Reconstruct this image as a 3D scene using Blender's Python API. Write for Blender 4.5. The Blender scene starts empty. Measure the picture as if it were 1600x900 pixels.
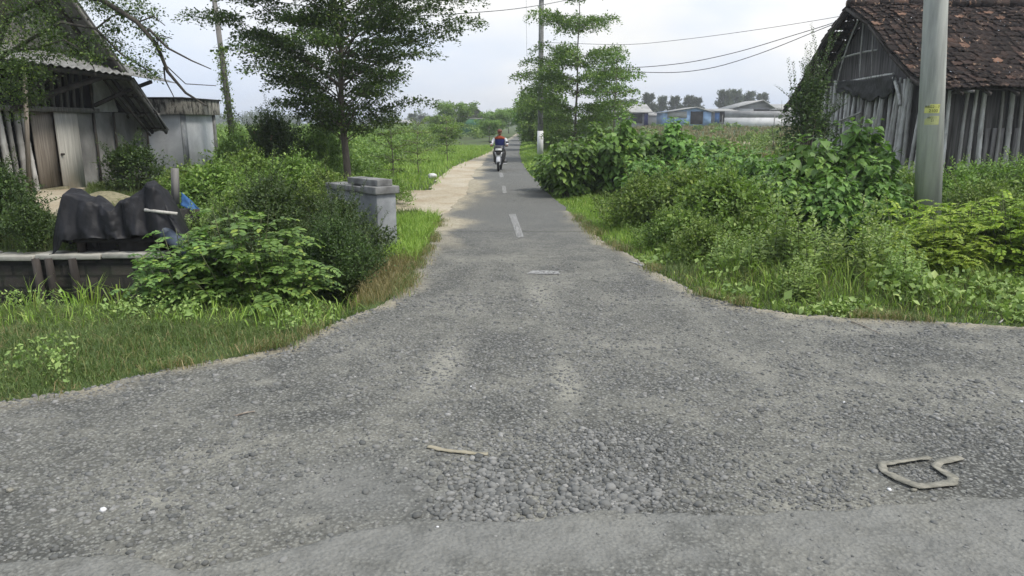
import bpy, bmesh, math
import numpy as np
from mathutils import Vector, Matrix
R = math.radians
sc = bpy.context.scene
COL = sc.collection
rng = np.random.default_rng(11)

# ------------------------------------------------------------------ camera
CAM_H = 1.9
F_PX = 1150.0                                  # focal length in pixels of the 1600 px wide photograph
V_HOR = 190.0
PITCH = math.atan((450 - V_HOR) / F_PX)
cam_d = bpy.data.cameras.new('camera'); cam = bpy.data.objects.new('camera', cam_d); COL.objects.link(cam)
cam_d.sensor_width = 36; cam_d.lens = 36 * F_PX / 1600; cam_d.clip_end = 3000; cam_d.clip_start = .05
cam.location = (0, 0, CAM_H); cam.rotation_euler = (R(90) - PITCH, 0, 0)
sc.camera = cam
CP, SP = math.cos(PITCH), math.sin(PITCH)

def ray(u, v):
    r = (u - 800) / F_PX; d = (v - 450) / F_PX
    return np.array([r, CP - d * SP, -SP - d * CP])
def at(u, v, z=0.0):                            # point of the plane at height z
    q = ray(u, v); return np.array([0, 0, CAM_H]) + q * ((z - CAM_H) / q[2])
def atY(u, v, Y):                               # point at distance Y ahead
    q = ray(u, v); return np.array([0, 0, CAM_H]) + q * (Y / q[1])
def zat(v, Y): return float(atY(800, v, Y)[2])
def xat(u, Y, v=250): return float(atY(u, v, Y)[0])

# ------------------------------------------------------------------ numpy noise
def _h(i, j, s):
    n = (i * 374761393 + j * 668265263 + s * 974711) & 0x7fffffff
    n = ((n ^ (n >> 13)) * 1274126177) & 0x7fffffff
    return ((n ^ (n >> 16)) & 0xffff) / 65535.0
def vnoise(x, y, s=0):
    xi = np.floor(x).astype(np.int64); yi = np.floor(y).astype(np.int64)
    fx = x - xi; fy = y - yi
    fx = fx * fx * (3 - 2 * fx); fy = fy * fy * (3 - 2 * fy)
    a = _h(xi, yi, s); b = _h(xi + 1, yi, s); c = _h(xi, yi + 1, s); d = _h(xi + 1, yi + 1, s)
    return (a * (1 - fx) + b * fx) * (1 - fy) + (c * (1 - fx) + d * fx) * fy
def fbm(x, y, s=0, o=4):
    x = np.asarray(x, float); y = np.asarray(y, float)
    t = 0; a = .5
    for k in range(o):
        t = t + a * vnoise(x * 2 ** k, y * 2 ** k, s + k * 7); a *= .5
    return t
def sstep(a, b, x):
    t = np.clip((x - a) / (b - a), 0, 1); return t * t * (3 - 2 * t)
def inpoly(x, y, P):
    P = np.asarray(P); n = len(P); c = np.zeros(np.shape(x), bool); j = n - 1
    for i in range(n):
        xi, yi = P[i]; xj, yj = P[j]
        m = ((yi > y) != (yj > y)) & (x < (xj - xi) * (y - yi) / ((yj - yi) if yj != yi else 1e-9) + xi)
        c ^= m; j = i
    return c

# ------------------------------------------------------------------ mesh building
def nrm(a):
    a = np.asarray(a, float); return a / np.maximum(np.linalg.norm(a, axis=-1, keepdims=True), 1e-9)
class MB:
    """collects geometry for ONE mesh object"""
    def __init__(s): s.V = []; s.F = []; s.n = 0
    def add(s, V, F, mi=0):
        V = np.asarray(V, float).reshape(-1, 3)
        if isinstance(F, np.ndarray): F = [F]
        else:
            g = {}
            for f in F: g.setdefault(len(f), []).append(f)
            F = [np.array(x) for x in g.values()]
        for f in F: s.F.append((f + s.n, mi))
        s.V.append(V); s.n += len(V); return s
    def box(s, c, size, rot=None, mi=0, taper=1.0):
        h = np.array(size) / 2.0
        v = np.array([[x, y, z] for z in (-1, 1) for y in (-1, 1) for x in (-1, 1)], float)
        v[4:, :2] *= taper
        v = v * h
        if rot is not None: v = v @ np.array(rot).T
        return s.add(v + np.array(c), [(0, 2, 3, 1), (4, 5, 7, 6), (0, 1, 5, 4), (2, 6, 7, 3), (0, 4, 6, 2), (1, 3, 7, 5)], mi)
    def beam(s, p, q, w, h=None, mi=0):
        p = np.array(p, float); q = np.array(q, float); h = h or w
        y = nrm(q - p); a = np.array([0, 0, 1.]) if abs(y[2]) < .95 else np.array([1., 0, 0])
        x = nrm(np.cross(y, a)); z = np.cross(x, y)
        return s.box((p + q) / 2, (w, np.linalg.norm(q - p), h), np.stack([x, y, z], 1), mi)
    def tube(s, P, rad, n=7, mi=0, cap=True):
        P = np.asarray(P, float); k = len(P); rad = np.broadcast_to(np.asarray(rad, float), (k,))
        T = np.gradient(P, axis=0) if k > 2 else np.repeat((P[1:] - P[:1]), 2, 0)
        T = nrm(T); a = np.array([0, 0, 1.]) if abs(T[0][2]) < .9 else np.array([1., 0, 0])
        ang = np.linspace(0, 2 * math.pi, n, endpoint=False); V = []
        x = nrm(np.cross(T[0], a))
        for i in range(k):
            x = nrm(x - T[i] * np.dot(x, T[i])); y = np.cross(T[i], x)
            V.append(P[i] + rad[i] * (np.cos(ang)[:, None] * x + np.sin(ang)[:, None] * y))
        F = [(i * n + j, i * n + (j + 1) % n, (i + 1) * n + (j + 1) % n, (i + 1) * n + j) for i in range(k - 1) for j in range(n)]
        if cap: F += [tuple(range(n - 1, -1, -1)), tuple((k - 1) * n + j for j in range(n))]
        return s.add(np.concatenate(V), F, mi)
    def grid(s, G, mi=0):
        a, b = G.shape[:2]; i = np.arange(a * b).reshape(a, b)
        F = np.stack([i[:-1, :-1], i[:-1, 1:], i[1:, 1:], i[1:, :-1]], -1).reshape(-1, 4)
        return s.add(G.reshape(-1, 3), F, mi)
    def prism(s, poly, y0, y1, mi=0):           # outline in x,z pushed along y
        n = len(poly); V = [(p[0], y, p[1]) for y in (y0, y1) for p in poly]
        F = [tuple(range(n)), tuple(range(2 * n - 1, n - 1, -1))] + [(i, i + n, (i + 1) % n + n, (i + 1) % n) for i in range(n)]
        return s.add(V, F, mi)
    def ell(s, c, r, nu=10, nv=7, mi=0):
        V = [(0, 0, -1)] + [(math.cos(2 * math.pi * j / nu) * math.cos(t), math.sin(2 * math.pi * j / nu) * math.cos(t), math.sin(t))
             for t in np.linspace(-math.pi / 2, math.pi / 2, nv + 2)[1:-1] for j in range(nu)] + [(0, 0, 1)]
        F = [(0, 1 + (j + 1) % nu, 1 + j) for j in range(nu)]
        for i in range(nv - 1):
            F += [(1 + i * nu + j, 1 + i * nu + (j + 1) % nu, 1 + (i + 1) * nu + (j + 1) % nu, 1 + (i + 1) * nu + j) for j in range(nu)]
        L = 1 + (nv - 1) * nu; F += [(L + j, L + (j + 1) % nu, L + nu) for j in range(nu)]
        return s.add(np.array(V) * np.array(r) + np.array(c), F, mi)
    def mesh(s, name, mats, smooth=False):
        me = bpy.data.meshes.new(name)
        V = np.concatenate(s.V) if s.V else np.zeros((0, 3))
        me.vertices.add(len(V)); me.vertices.foreach_set('co', V.astype(np.float32).ravel())
        nl = sum(f.size for f, _ in s.F); nf = sum(len(f) for f, _ in s.F)
        me.loops.add(nl); me.polygons.add(nf)
        me.loops.foreach_set('vertex_index', np.concatenate([f.ravel() for f, _ in s.F]).astype(np.int32))
        tot = np.concatenate([np.full(len(f), f.shape[1]) for f, _ in s.F])
        me.polygons.foreach_set('loop_start', np.concatenate([[0], np.cumsum(tot)[:-1]]).astype(np.int32))
        for m in (mats if isinstance(mats, (list, tuple)) else [mats]): me.materials.append(m)
        me.polygons.foreach_set('material_index', np.concatenate([np.full(len(f), m) for f, m in s.F]).astype(np.int32))
        if smooth: me.polygons.foreach_set('use_smooth', np.ones(nf, bool))
        me.update(calc_edges=True); me.validate(); return me
    def build(s, name, mats, parent=None, smooth=False, loc=None, bevel=0):
        o = bpy.data.objects.new(name, s.mesh(name, mats, smooth)); COL.objects.link(o)
        if parent is not None: o.parent = parent
        if loc is not None: o.location = loc
        if bevel:
            b = o.modifiers.new('bevel', 'BEVEL'); b.width = bevel; b.segments = 2; b.limit_method = 'ANGLE'
        return o
def tag(o, label=None, cat=None, group=None, kind=None):
    if label: o['label'] = label
    if cat: o['category'] = cat
    if group: o['group'] = group
    if kind: o['kind'] = kind
    return o
def thing(name, label, cat, loc=(0, 0, 0), rz=0, group=None):
    o = bpy.data.objects.new(name, None); COL.objects.link(o); o.empty_display_size = .1
    o.location = loc; o.rotation_euler = (0, 0, rz); return tag(o, label, cat, group)
def dup(root, loc, rz=0, s=1, label=None, group=None):
    def cp(o, par):
        c = o.copy(); COL.objects.link(c)
        if par is not None: c.parent = par
        for ch in o.children: cp(ch, c)
        return c
    r = cp(root, None); r.location = loc; r.rotation_euler = (0, 0, rz); r.scale = (s, s, s) if np.isscalar(s) else s
    if label: r['label'] = label
    if group: r['group'] = group
    return r

# ------------------------------------------------------------------ materials
class NT:
    def __init__(s, name):
        s.m = bpy.data.materials.new(name); s.m.use_nodes = True; s.t = s.m.node_tree; s.t.nodes.clear()
        s.out = s.t.nodes.new('ShaderNodeOutputMaterial')
    def n(s, typ, **kw):
        nd = s.t.nodes.new('ShaderNode' + typ)
        for k, v in kw.items():
            if k.startswith('_'): setattr(nd, k[1:], v)
            else:
                key = int(k[1:]) if k[0] == 'i' and k[1:].isdigit() else k.replace('_', ' ')
                if isinstance(v, bpy.types.NodeSocket): s.t.links.new(v, nd.inputs[key])
                else: nd.inputs[key].default_value = v
        return nd
    def link(s, a, b): s.t.links.new(a, b)
    def coord(s, obj=True, scale=(1, 1, 1)):
        if obj: c = s.n('TexCoord').outputs['Object']
        else: c = s.n('NewGeometry').outputs['Position']
        return s.n('Mapping', Vector=c, Scale=scale).outputs[0]
    def noise(s, vec, scale, detail=4, rough=.55, dist=0):
        return s.n('TexNoise', Vector=vec, Scale=scale, Detail=detail, Roughness=rough, Distortion=dist).outputs[0]
    def ramp(s, fac, stops, interp='LINEAR'):
        r = s.n('ValToRGB', Fac=fac); e = r.color_ramp.elements; r.color_ramp.interpolation = interp
        while len(e) < len(stops): e.new(.5)
        for q, (p, c) in zip(e, stops):
            q.position = p; q.color = (*c, 1) if not np.isscalar(c) else (c, c, c, 1)
        return r.outputs[0]
    def mix(s, fac, a, b, mode='MIX'):
        nd = s.n('Mix', _data_type='RGBA', _blend_type=mode)
        for key, v in ((0, fac), (6, a), (7, b)):
            if isinstance(v, bpy.types.NodeSocket): s.link(v, nd.inputs[key])
            elif key == 0: nd.inputs[0].default_value = v
            else: nd.inputs[key].default_value = (*v, 1)
        return nd.outputs[2]
    def math(s, op, a, b=0.0):
        nd = s.n('Math', _operation=op)
        for k, v in ((0, a), (1, b)):
            if isinstance(v, bpy.types.NodeSocket): s.link(v, nd.inputs[k])
            else: nd.inputs[k].default_value = v
        return nd.outputs[0]
    def bump(s, h, strength=.5, dist=.02, normal=None):
        b = s.n('Bump', Height=h, Strength=strength, Distance=dist)
        if normal is not None: s.link(normal, b.inputs['Normal'])
        return b.outputs[0]
    def bsdf(s, color, rough=.8, normal=None, metal=0, spec=.3):
        b = s.n('BsdfPrincipled'); b.inputs['Specular IOR Level'].default_value = spec
        for k, v in (('Base Color', color), ('Roughness', rough), ('Metallic', metal)):
            if isinstance(v, bpy.types.NodeSocket): s.link(v, b.inputs[k])
            else: b.inputs[k].default_value = (*v, 1) if k == 'Base Color' else v
        if normal is not None: s.link(normal, b.inputs['Normal'])
        s.link(b.outputs[0], s.out.inputs[0]); return b

def leaf_mat(name, c0, c1, c2, c3=None, transl=.24, rough=.5, spec=.35, tint=.35):
    t = NT(name); g = t.n('NewGeometry'); rnd = g.outputs['Random Per Island']
    stops = [(0, c0), (.45, c1), (.85, c2), (1, c3 or c2)]
    col = t.ramp(rnd, stops)
    big = t.noise(t.coord(obj=False), .9, 3)
    col = t.mix(t.ramp(big, [(.35, 0), (.7, 1)]), col, t.mix(tint, col, c2))
    oi = t.n('ObjectInfo').outputs['Random']
    hsv = t.n('HueSaturation', Color=col, Hue=t.math('ADD', t.math('MULTIPLY', oi, .026), .474), Value=t.math('ADD', t.math('MULTIPLY', oi, .35), .82), Saturation=.98)
    col = hsv.outputs[0]
    b = t.bsdf(col, rough, spec=spec)
    tr = t.n('BsdfTranslucent', Color=t.mix(.5, col, (c2[0] * 1.5, c2[1] * 1.6, c2[2] * .7)))
    mx = t.n('MixShader', i0=transl); t.link(b.outputs[0], mx.inputs[1]); t.link(tr.outputs[0], mx.inputs[2])
    t.link(mx.outputs[0], t.out.inputs[0]); return t.m
def plain(name, c0, c1, scale=6, rough=.8, bump=.3, stretch=(1, 1, 1), spec=.3, dist=.01, metal=0, lo=.35, hi=.65):
    t = NT(name); v = t.coord(scale=stretch); n = t.noise(v, scale, 6, .6)
    col = t.ramp(n, [(lo, c0), (hi, c1)])
    t.bsdf(col, rough, t.bump(t.noise(v, scale * 3, 4), bump, dist), metal, spec); return t.m

M = {}
G = dict(
 broad=((.035, .08, .022), (.06, .14, .032), (.10, .22, .045), (.17, .31, .06)),
 dense=((.022, .045, .016), (.035, .075, .022), (.06, .12, .03), (.09, .16, .04)),
 compound=((.04, .10, .03), (.07, .17, .045), (.12, .25, .06), (.20, .32, .06)),
 lime=((.08, .17, .022), (.13, .25, .03), (.19, .33, .035), (.28, .40, .05)),
 scrub=((.055, .11, .028), (.085, .17, .038), (.13, .235, .05), (.19, .29, .07)),
 tree=((.02, .042, .014), (.034, .07, .02), (.06, .125, .028), (.15, .25, .045)),  # last tone painted brighter to suggest sunlit leaf tops
 treelight=((.03, .065, .018), (.05, .11, .026), (.085, .17, .036), (.14, .24, .05)),
 weed=((.07, .13, .04), (.11, .19, .055), (.16, .26, .08), (.24, .33, .12)),
 grass=((.036, .072, .024), (.062, .115, .036), (.10, .17, .052), (.20, .21, .10)),
 grassbright=((.085, .17, .03), (.13, .25, .04), (.18, .32, .055), (.28, .34, .11)),
 dry=((.14, .16, .06), (.2, .2, .09), (.26, .25, .12), (.34, .3, .17)),
 casuarina=((.05, .075, .05), (.06, .09, .055), (.08, .11, .065), (.09, .13, .07)),
)
BR = dict(tree=1.3, treelight=1.75, weed=1.55, dense=1.1, casuarina=1.15, dry=1.0)
for k, c in G.items():
    b_ = BR.get(k, 1.38); c = tuple((x[0] * b_ * 1.1, x[1] * b_, x[2] * b_ * .9) for x in c); M[k] = leaf_mat(k + '_leaves', *c)
M['bark'] = plain('bark', (.09, .075, .06), (.2, .17, .14), 8, .9, .8, (1, 1, .25))
M['darkbark'] = plain('dark_bark', (.035, .03, .025), (.085, .075, .06), 8, .9, .8, (1, 1, .25))
M['stem'] = plain('green_stem', (.06, .075, .03), (.12, .13, .06), 10, .8, .2)
M['concrete'] = plain('weathered_concrete', (.11, .11, .105), (.27, .27, .26), 4, .9, .4)
M['pole'] = plain('pole_concrete', (.235, .24, .225), (.43, .435, .405), 3.2, .85, .3, (2.2, 2.2, .22), lo=.3, hi=.6)
M['wallwood'] = plain('weathered_planks', (.04, .037, .034), (.16, .15, .14), 4, .9, .5, (4, 4, .2))
M['darkwood'] = plain('dark_wood', (.025, .021, .018), (.07, .06, .052), 5, .9, .5, (1, 1, .2))
M['greywood'] = plain('grey_wood', (.11, .105, .098), (.23, .22, .205), 5, .9, .5, (4, 4, .3))
M['palewood'] = plain('pale_wood', (.36, .345, .305), (.54, .52, .47), 5, .85, .3, (4, 4, .25))
M['brownwood'] = plain('brown_wood', (.18, .15, .12), (.32, .28, .235), 5, .85, .3, (5, 5, .25))
M['tarpgrey'] = plain('grey_tarp', (.15, .145, .14), (.27, .265, .25), 2.2, .75, .5, (1, 1, .6), dist=.03)
M['whitesheet'] = plain('white_sheet', (.3, .3, .29), (.5, .5, .49), 3, .75, .5, dist=.03)
M['blacktarp'] = plain('black_tarp', (.005, .005, .006), (.018, .018, .021), 3, .55, .6, dist=.02, spec=.3)
M['corrugated'] = plain('corrugated_sheet', (.16, .16, .155), (.3, .3, .29), 3, .7, .2, (1, 3, 1))
M['black'] = plain('black_rubber', (.012, .012, .012), (.022, .022, .022), 20, .7, .1)
M['blackplastic'] = plain('black_plastic', (.015, .015, .017), (.03, .03, .033), 10, .4, .05, spec=.5)
M['white'] = plain('white_paint', (.6, .6, .6), (.75, .75, .75), 4, .5, .05)
M['silver'] = plain('silver_paint', (.4, .41, .43), (.5, .51, .53), 6, .35, .02, spec=.6)
M['blue'] = plain('blue_paint', (.07, .17, .40), (.1, .22, .48), 2, .6, .1)
M['lightblue'] = plain('light_blue_paint', (.25, .40, .62), (.32, .48, .70), 2, .6, .1)
M['navy'] = plain('navy_cloth', (.012, .018, .1), (.02, .03, .16), 12, .9, .2)
M['orange'] = plain('orange_cloth', (.24, .045, .018), (.32, .065, .025), 12, .9, .2)
M['shirt'] = plain('white_cloth', (.5, .5, .52), (.62, .62, .64), 12, .9, .2)
M['trousers'] = plain('dark_cloth', (.03, .028, .028), (.06, .055, .05), 12, .9, .2)
M['skin'] = plain('skin', (.2, .1, .06), (.26, .14, .085), 12, .6, .1)
M['capcloth'] = plain('brown_cloth', (.13, .05, .035), (.2, .08, .05), 12, .9, .2)
M['pipeblue'] = plain('blue_grey_pipe', (.025, .035, .055), (.07, .09, .12), 3, .5, .1)
M['bluesheet'] = plain('blue_sheet', (.02, .07, .19), (.04, .12, .28), 5, .6, .4)
M['bluebag'] = plain('blue_plastic', (.12, .32, .62), (.25, .5, .8), 9, .5, .4)
M['strap'] = plain('sandy_strap', (.15, .145, .12), (.30, .285, .235), 22, .95, .6)
M['strawstrip'] = plain('straw_strip', (.24, .215, .15), (.36, .33, .25), 9, .9, .3)
M['yellow'] = plain('yellow_sticker', (.5, .5, .14), (.6, .6, .2), 9, .6, .05)
M['faded'] = plain('faded_sticker', (.36, .37, .16), (.45, .46, .22), 9, .6, .05)
M['ink'] = plain('ink', (.03, .035, .02), (.05, .05, .03), 9, .7, 0)
M['wire'] = plain('cable', (.05, .05, .055), (.07, .07, .075), 9, .7, 0)
M['greyroof'] = plain('grey_roof', (.28, .28, .27), (.4, .4, .38), .6, .8, .2)
M['greywall'] = plain('grey_wall', (.22, .22, .22), (.34, .34, .34), .8, .9, .2)
M['whitewall'] = plain('white_wall', (.5, .5, .5), (.68, .68, .67), .8, .9, .2)
M['greenwall'] = plain('green_wall', (.06, .18, .1), (.1, .25, .14), .8, .9, .2)
M['thatch'] = plain('brown_roof', (.10, .115, .07), (.17, .18, .115), 1, .9, .3)
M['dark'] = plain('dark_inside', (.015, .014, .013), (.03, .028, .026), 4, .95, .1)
M['fibre'] = plain('straw_pile', (.16, .15, .085), (.32, .29, .19), 14, .95, .8)
def m_stained():
    t = NT('stained_render'); v = t.coord()
    base = t.ramp(t.noise(v, 1.8, 6, .65), [(.3, (.42, .435, .455)), (.7, (.62, .635, .65))])
    st = t.noise(t.coord(scale=(5, 5, .5)), 2.2, 5, .7)
    blot = t.noise(v, 3.5, 6, .7)
    m = t.math('MULTIPLY', t.ramp(st, [(.54, 0), (.75, .8)]), t.ramp(blot, [(.45, 0), (.65, .8)]))
    col = t.mix(m, base, (.06, .06, .055)); t.bsdf(col, .9, t.bump(blot, .3, .01)); return t.m
M['stained'] = m_stained()
M['parapet'] = plain('parapet_concrete', (.16, .17, .18), (.33, .34, .345), 2.2, .9, .5)
def m_mossy():
    t = NT('mossy_slab'); v = t.coord()
    base = t.ramp(t.noise(v, 3, 6, .65), [(.3, (.2, .19, .16)), (.7, (.36, .34, .3))])
    st = t.noise(t.coord(scale=(3, 3, 1)), 2.6, 6, .75)
    col = t.mix(t.ramp(st, [(.47, 0), (.58, 1)]), base, (.035, .032, .026)); t.bsdf(col, .95, t.bump(st, .5, .02)); return t.m
M['mossy'] = m_mossy()
def m_bamboo():
    t = NT('bamboo_culm'); g = t.n('ObjectInfo').outputs['Random']; v = t.coord()
    c = t.ramp(g, [(0, (.28, .27, .25)), (.5, (.46, .45, .425)), (1, (.66, .65, .62))])
    n = t.noise(t.coord(scale=(4, 4, .5)), 4, 5, .6)
    c = t.mix(t.ramp(n, [(.4, 0), (.7, .8)]), c, (.11, .10, .085)); t.bsdf(c, .6, t.bump(n, .2, .005)); return t.m
M['bamboo'] = m_bamboo()
def m_tile():
    t = NT('clay_tiles'); r = t.n('NewGeometry').outputs['Random Per Island']
    c = t.ramp(r, [(0, (.017, .013, .012)), (.6, (.032, .023, .02)), (.93, (.055, .036, .029)), (.985, (.10, .06, .045)), (1, (.24, .14, .095))])
    n = t.noise(t.coord(), 7, 5, .7)
    c = t.mix(t.ramp(n, [(.5, 0), (.68, .85)]), c, (.022, .02, .016))
    ch = t.math('MULTIPLY', t.ramp(t.noise(t.coord(scale=(3.2, 1, 1)), 5.5, 3, .6), [(.60, 0), (.66, 1)]), t.ramp(t.noise(t.coord(), 1.3, 3), [(.42, .1), (.6, 1)]))
    c = t.mix(ch, c, t.ramp(r, [(0, (.22, .13, .085)), (1, (.42, .30, .21))])); t.bsdf(c, .9, t.bump(n, .4, .01), spec=.2); return t.m
M['tile'] = m_tile()
M['tilenew'] = plain('new_clay_tiles', (.16, .09, .06), (.38, .22, .14), 6, .9, .3)
def m_ground():
    t = NT('soil_and_litter'); v = t.coord(obj=False)
    a = t.noise(v, .35, 5, .6); b = t.noise(v, 5, 6, .7)
    c1 = t.ramp(b, [(.3, (.03, .035, .018)), (.55, (.06, .075, .03)), (.75, (.11, .10, .06))])
    c2 = t.ramp(b, [(.3, (.05, .085, .025)), (.7, (.12, .17, .05))])
    c = t.mix(t.ramp(a, [(.4, 0), (.6, 1)]), c1, c2); t.bsdf(c, .95, t.bump(b, .8, .05)); return t.m
M['ground'] = m_ground()
def m_dirt():
    t = NT('pale_dirt'); v = t.coord(obj=False)
    a = t.noise(v, .8, 5, .6); b = t.noise(v, 14, 6, .7)
    c = t.ramp(a, [(.3, (.38, .30, .20)), (.5, (.48, .42, .31)), (.7, (.54, .49, .39))])
    c = t.mix(t.ramp(b, [(.35, .5), (.6, 0)]), c, (.2, .165, .12)); t.bsdf(c, .95, t.bump(b, .5, .02)); return t.m
M['dirt'] = m_dirt()
def m_road():
    t = NT('worn_asphalt'); v = t.coord(obj=False)
    at_ = t.n('Attribute', _attribute_name='zone'); sep = t.n('SeparateColor', Color=at_.outputs['Color'])
    dust, fresh, dirt = sep.outputs[0], sep.outputs[1], sep.outputs[2]
    f1 = t.noise(v, 60, 3, .6); f2 = t.noise(v, 9, 6, .7); f3 = t.noise(v, .9, 5, .65); f0 = t.noise(v, 160, 2, .6)
    vo = t.n('TexVoronoi', Vector=v, Scale=42.0, Randomness=1.0); vd = vo.outputs['Distance']
    grey = t.ramp(f1, [(.32, (.06, .063, .06)), (.5, (.175, .178, .17)), (.66, (.38, .385, .37))])
    stone = t.n('SeparateColor', Color=vo.outputs['Color']).outputs[0]
    grey = t.mix(.45, grey, t.ramp(stone, [(0, (.085, .088, .087)), (.6, (.19, .19, .185)), (1, (.34, .34, .325))]))
    grey = t.mix(t.ramp(vd, [(.36, 0), (.58, .8)]), grey, (.05, .05, .048))
    grey = t.mix(t.ramp(f2, [(.30, .55), (.48, 0)]), grey, (.075, .076, .073))
    fine = t.ramp(f1, [(.32, (.255, .25, .222)), (.7, (.37, .36, .32))])
    dm = t.math('MULTIPLY', t.ramp(f3, [(.38, .0), (.66, .8)]), t.ramp(f2, [(.3, .3), (.6, 1)]))
    dm = t.math('MAXIMUM', dm, t.math('MULTIPLY', dust, t.ramp(f2, [(.25, .55), (.55, 1)])))
    c = t.mix(dm, grey, fine)
    tar = t.ramp(f1, [(.36, (.075, .077, .076)), (.5, (.15, .152, .149)), (.64, (.29, .292, .285))])
    tar = t.mix(t.ramp(f2, [(.28, .6), (.5, 0)]), tar, (.09, .09, .088))
    worn = t.ramp(f2, [(.3, (.15, .151, .145)), (.55, (.235, .236, .228))])
    worn = t.mix(t.ramp(f1, [(.35, .4), (.6, 0)]), worn, (.11, .11, .107)); worn = t.mix(t.ramp(f3, [(.45, 0), (.7, .5)]), worn, (.31, .305, .285))
    tar = t.mix(sep.outputs[2] if False else t.n('Attribute', _attribute_name='main').outputs['Fac'], tar, worn)
    c = t.mix(fresh, c, tar)
    dc = t.ramp(f2, [(.3, (.34, .29, .205)), (.7, (.50, .46, .375))])
    c = t.mix(t.math('MULTIPLY', dirt, t.ramp(f2, [(.2, .6), (.5, 1)])), c, dc)
    h = t.math('ADD', t.math('MULTIPLY', f1, .45), t.math('ADD', t.math('MULTIPLY', f2, .7), t.math('MULTIPLY', vd, -.5)))
    c = t.mix(1.0, c, (.86, .86, .82), 'MULTIPLY'); t.bsdf(c, .9, t.bump(h, .9, .02), spec=.25); return t.m
M['road'] = m_road()
def m_gravel():
    t = NT('river_gravel'); r = t.n('NewGeometry').outputs['Random Per Island']
    c = t.ramp(r, [(0, (.08, .083, .08)), (.5, (.16, .162, .154)), (.95, (.235, .233, .22)), (1, (.32, .315, .30))])
    n = t.noise(t.coord(obj=False), 70, 3); c = t.mix(t.ramp(n, [(.4, 0), (.7, .4)]), c, (.17, .165, .148)); t.bsdf(c, .85, spec=.3); return t.m
M['gravel'] = m_gravel()
def m_marking():
    t = NT('worn_road_paint'); v = t.coord(obj=False); n = t.noise(v, 25, 5, .7)
    c = t.ramp(n, [(.44, (.11, .11, .108)), (.50, (.26, .26, .25)), (.75, (.37, .37, .355))]); t.bsdf(c, .9, t.bump(n, .5, .01)); return t.m
M['marking'] = m_marking()
def m_blocks():
    t = NT('dark_stone_wall'); v = t.coord(); br = t.n('TexBrick', Vector=t.n('Mapping', Vector=v, Rotation=(R(90), 0, 0)).outputs[0], Scale=1.5, Mortar_Size=.03, Color1=(.022, .02, .018, 1), Color2=(.04, .036, .03, 1), Mortar=(.014, .014, .012, 1))
    n = t.noise(v, 6, 6, .7); c = t.mix(t.ramp(n, [(.45, 0), (.7, .7)]), br.outputs[0], (.018, .028, .012)); t.bsdf(c, .95, t.bump(n, .7, .03)); return t.m
M['blocks'] = m_blocks()
# ------------------------------------------------------------------ sky, sun, haze
SUN_EL, SUN_AZ = R(56), R(118)                 # azimuth clockwise from +Y (straight ahead)
w = bpy.data.worlds.new('World'); sc.world = w; w.use_nodes = True
nt = w.node_tree; nt.nodes.clear()
def wn(t, **k):
    n = nt.nodes.new('ShaderNode' + t)
    for a, b in k.items(): setattr(n, a, b)
    return n
sky = wn('TexSky', sky_type='NISHITA', sun_disc=False, sun_elevation=SUN_EL, sun_rotation=SUN_AZ, air_density=1.0, dust_density=3.0, ozone_density=1.5)
tc = wn('TexCoord'); mp = wn('Mapping'); mp.inputs['Scale'].default_value = (1, 1, 2.6)
nt.links.new(tc.outputs['Generated'], mp.inputs[0])
n1 = wn('TexNoise'); n1.inputs['Scale'].default_value = 2.3; n1.inputs['Detail'].default_value = 7; n1.inputs['Roughness'].default_value = .55; n1.inputs['Distortion'].default_value = .4
nt.links.new(mp.outputs[0], n1.inputs['Vector'])
cr = wn('ValToRGB'); e = cr.color_ramp.elements; e[0].position = .28; e[0].color = (.80, .80, .80, 1); e[1].position = .62; e[1].color = (.97, .97, .97, 1)
nt.links.new(n1.outputs[0], cr.inputs[0])
n2 = wn('TexNoise'); n2.inputs['Scale'].default_value = 1.6; n2.inputs['Detail'].default_value = 5; nt.links.new(mp.outputs[0], n2.inputs['Vector'])
c2 = wn('ValToRGB'); e = c2.color_ramp.elements; e[0].position = .41; e[0].color = (.56, .70, .95, 1); e[1].position = .61; e[1].color = (.96, .95, .93, 1)
nt.links.new(n2.outputs[0], c2.inputs[0])
sc_ = wn('VectorMath', operation='SCALE'); sc_.inputs['Scale'].default_value = 7.7; nt.links.new(c2.outputs[0], sc_.inputs[0])
mx = wn('Mix', data_type='RGBA'); nt.links.new(cr.outputs[0], mx.inputs[0]); nt.links.new(sky.outputs[0], mx.inputs[6]); nt.links.new(sc_.outputs[0], mx.inputs[7])
bg = wn('Background'); bg.inputs['Strength'].default_value = .072; nt.links.new(mx.outputs[2], bg.inputs[0])
wo = wn('OutputWorld'); nt.links.new(bg.outputs[0], wo.inputs[0])
sl = bpy.data.lights.new('sun', 'SUN'); so = bpy.data.objects.new('sun', sl); COL.objects.link(so)
sl.energy = 1.5; sl.angle = R(14); sl.color = (1, .95, .87)
sd = Vector((math.sin(SUN_AZ) * math.cos(SUN_EL), math.cos(SUN_AZ) * math.cos(SUN_EL), math.sin(SUN_EL)))
so.rotation_euler = sd.to_track_quat('Z', 'Y').to_euler(); so.location = (8, -6, 25)
sc.view_settings.view_transform = 'Standard'; sc.view_settings.look = 'None'; sc.view_settings.gamma = 1; sc.view_settings.exposure = 1.12
sc.render.engine = 'CYCLES'
cy = sc.cycles; cy.max_bounces = 6; cy.diffuse_bounces = 3; cy.glossy_bounces = 2; cy.transmission_bounces = 3; cy.transparent_max_bounces = 4; cy.volume_bounces = 0
cy.use_adaptive_sampling = True; cy.adaptive_threshold = .02; cy.use_denoising = True; cy.caustics_reflective = False; cy.caustics_refractive = False
try: cy.denoiser = 'OPENIMAGEDENOISE'
except Exception: pass

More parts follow.
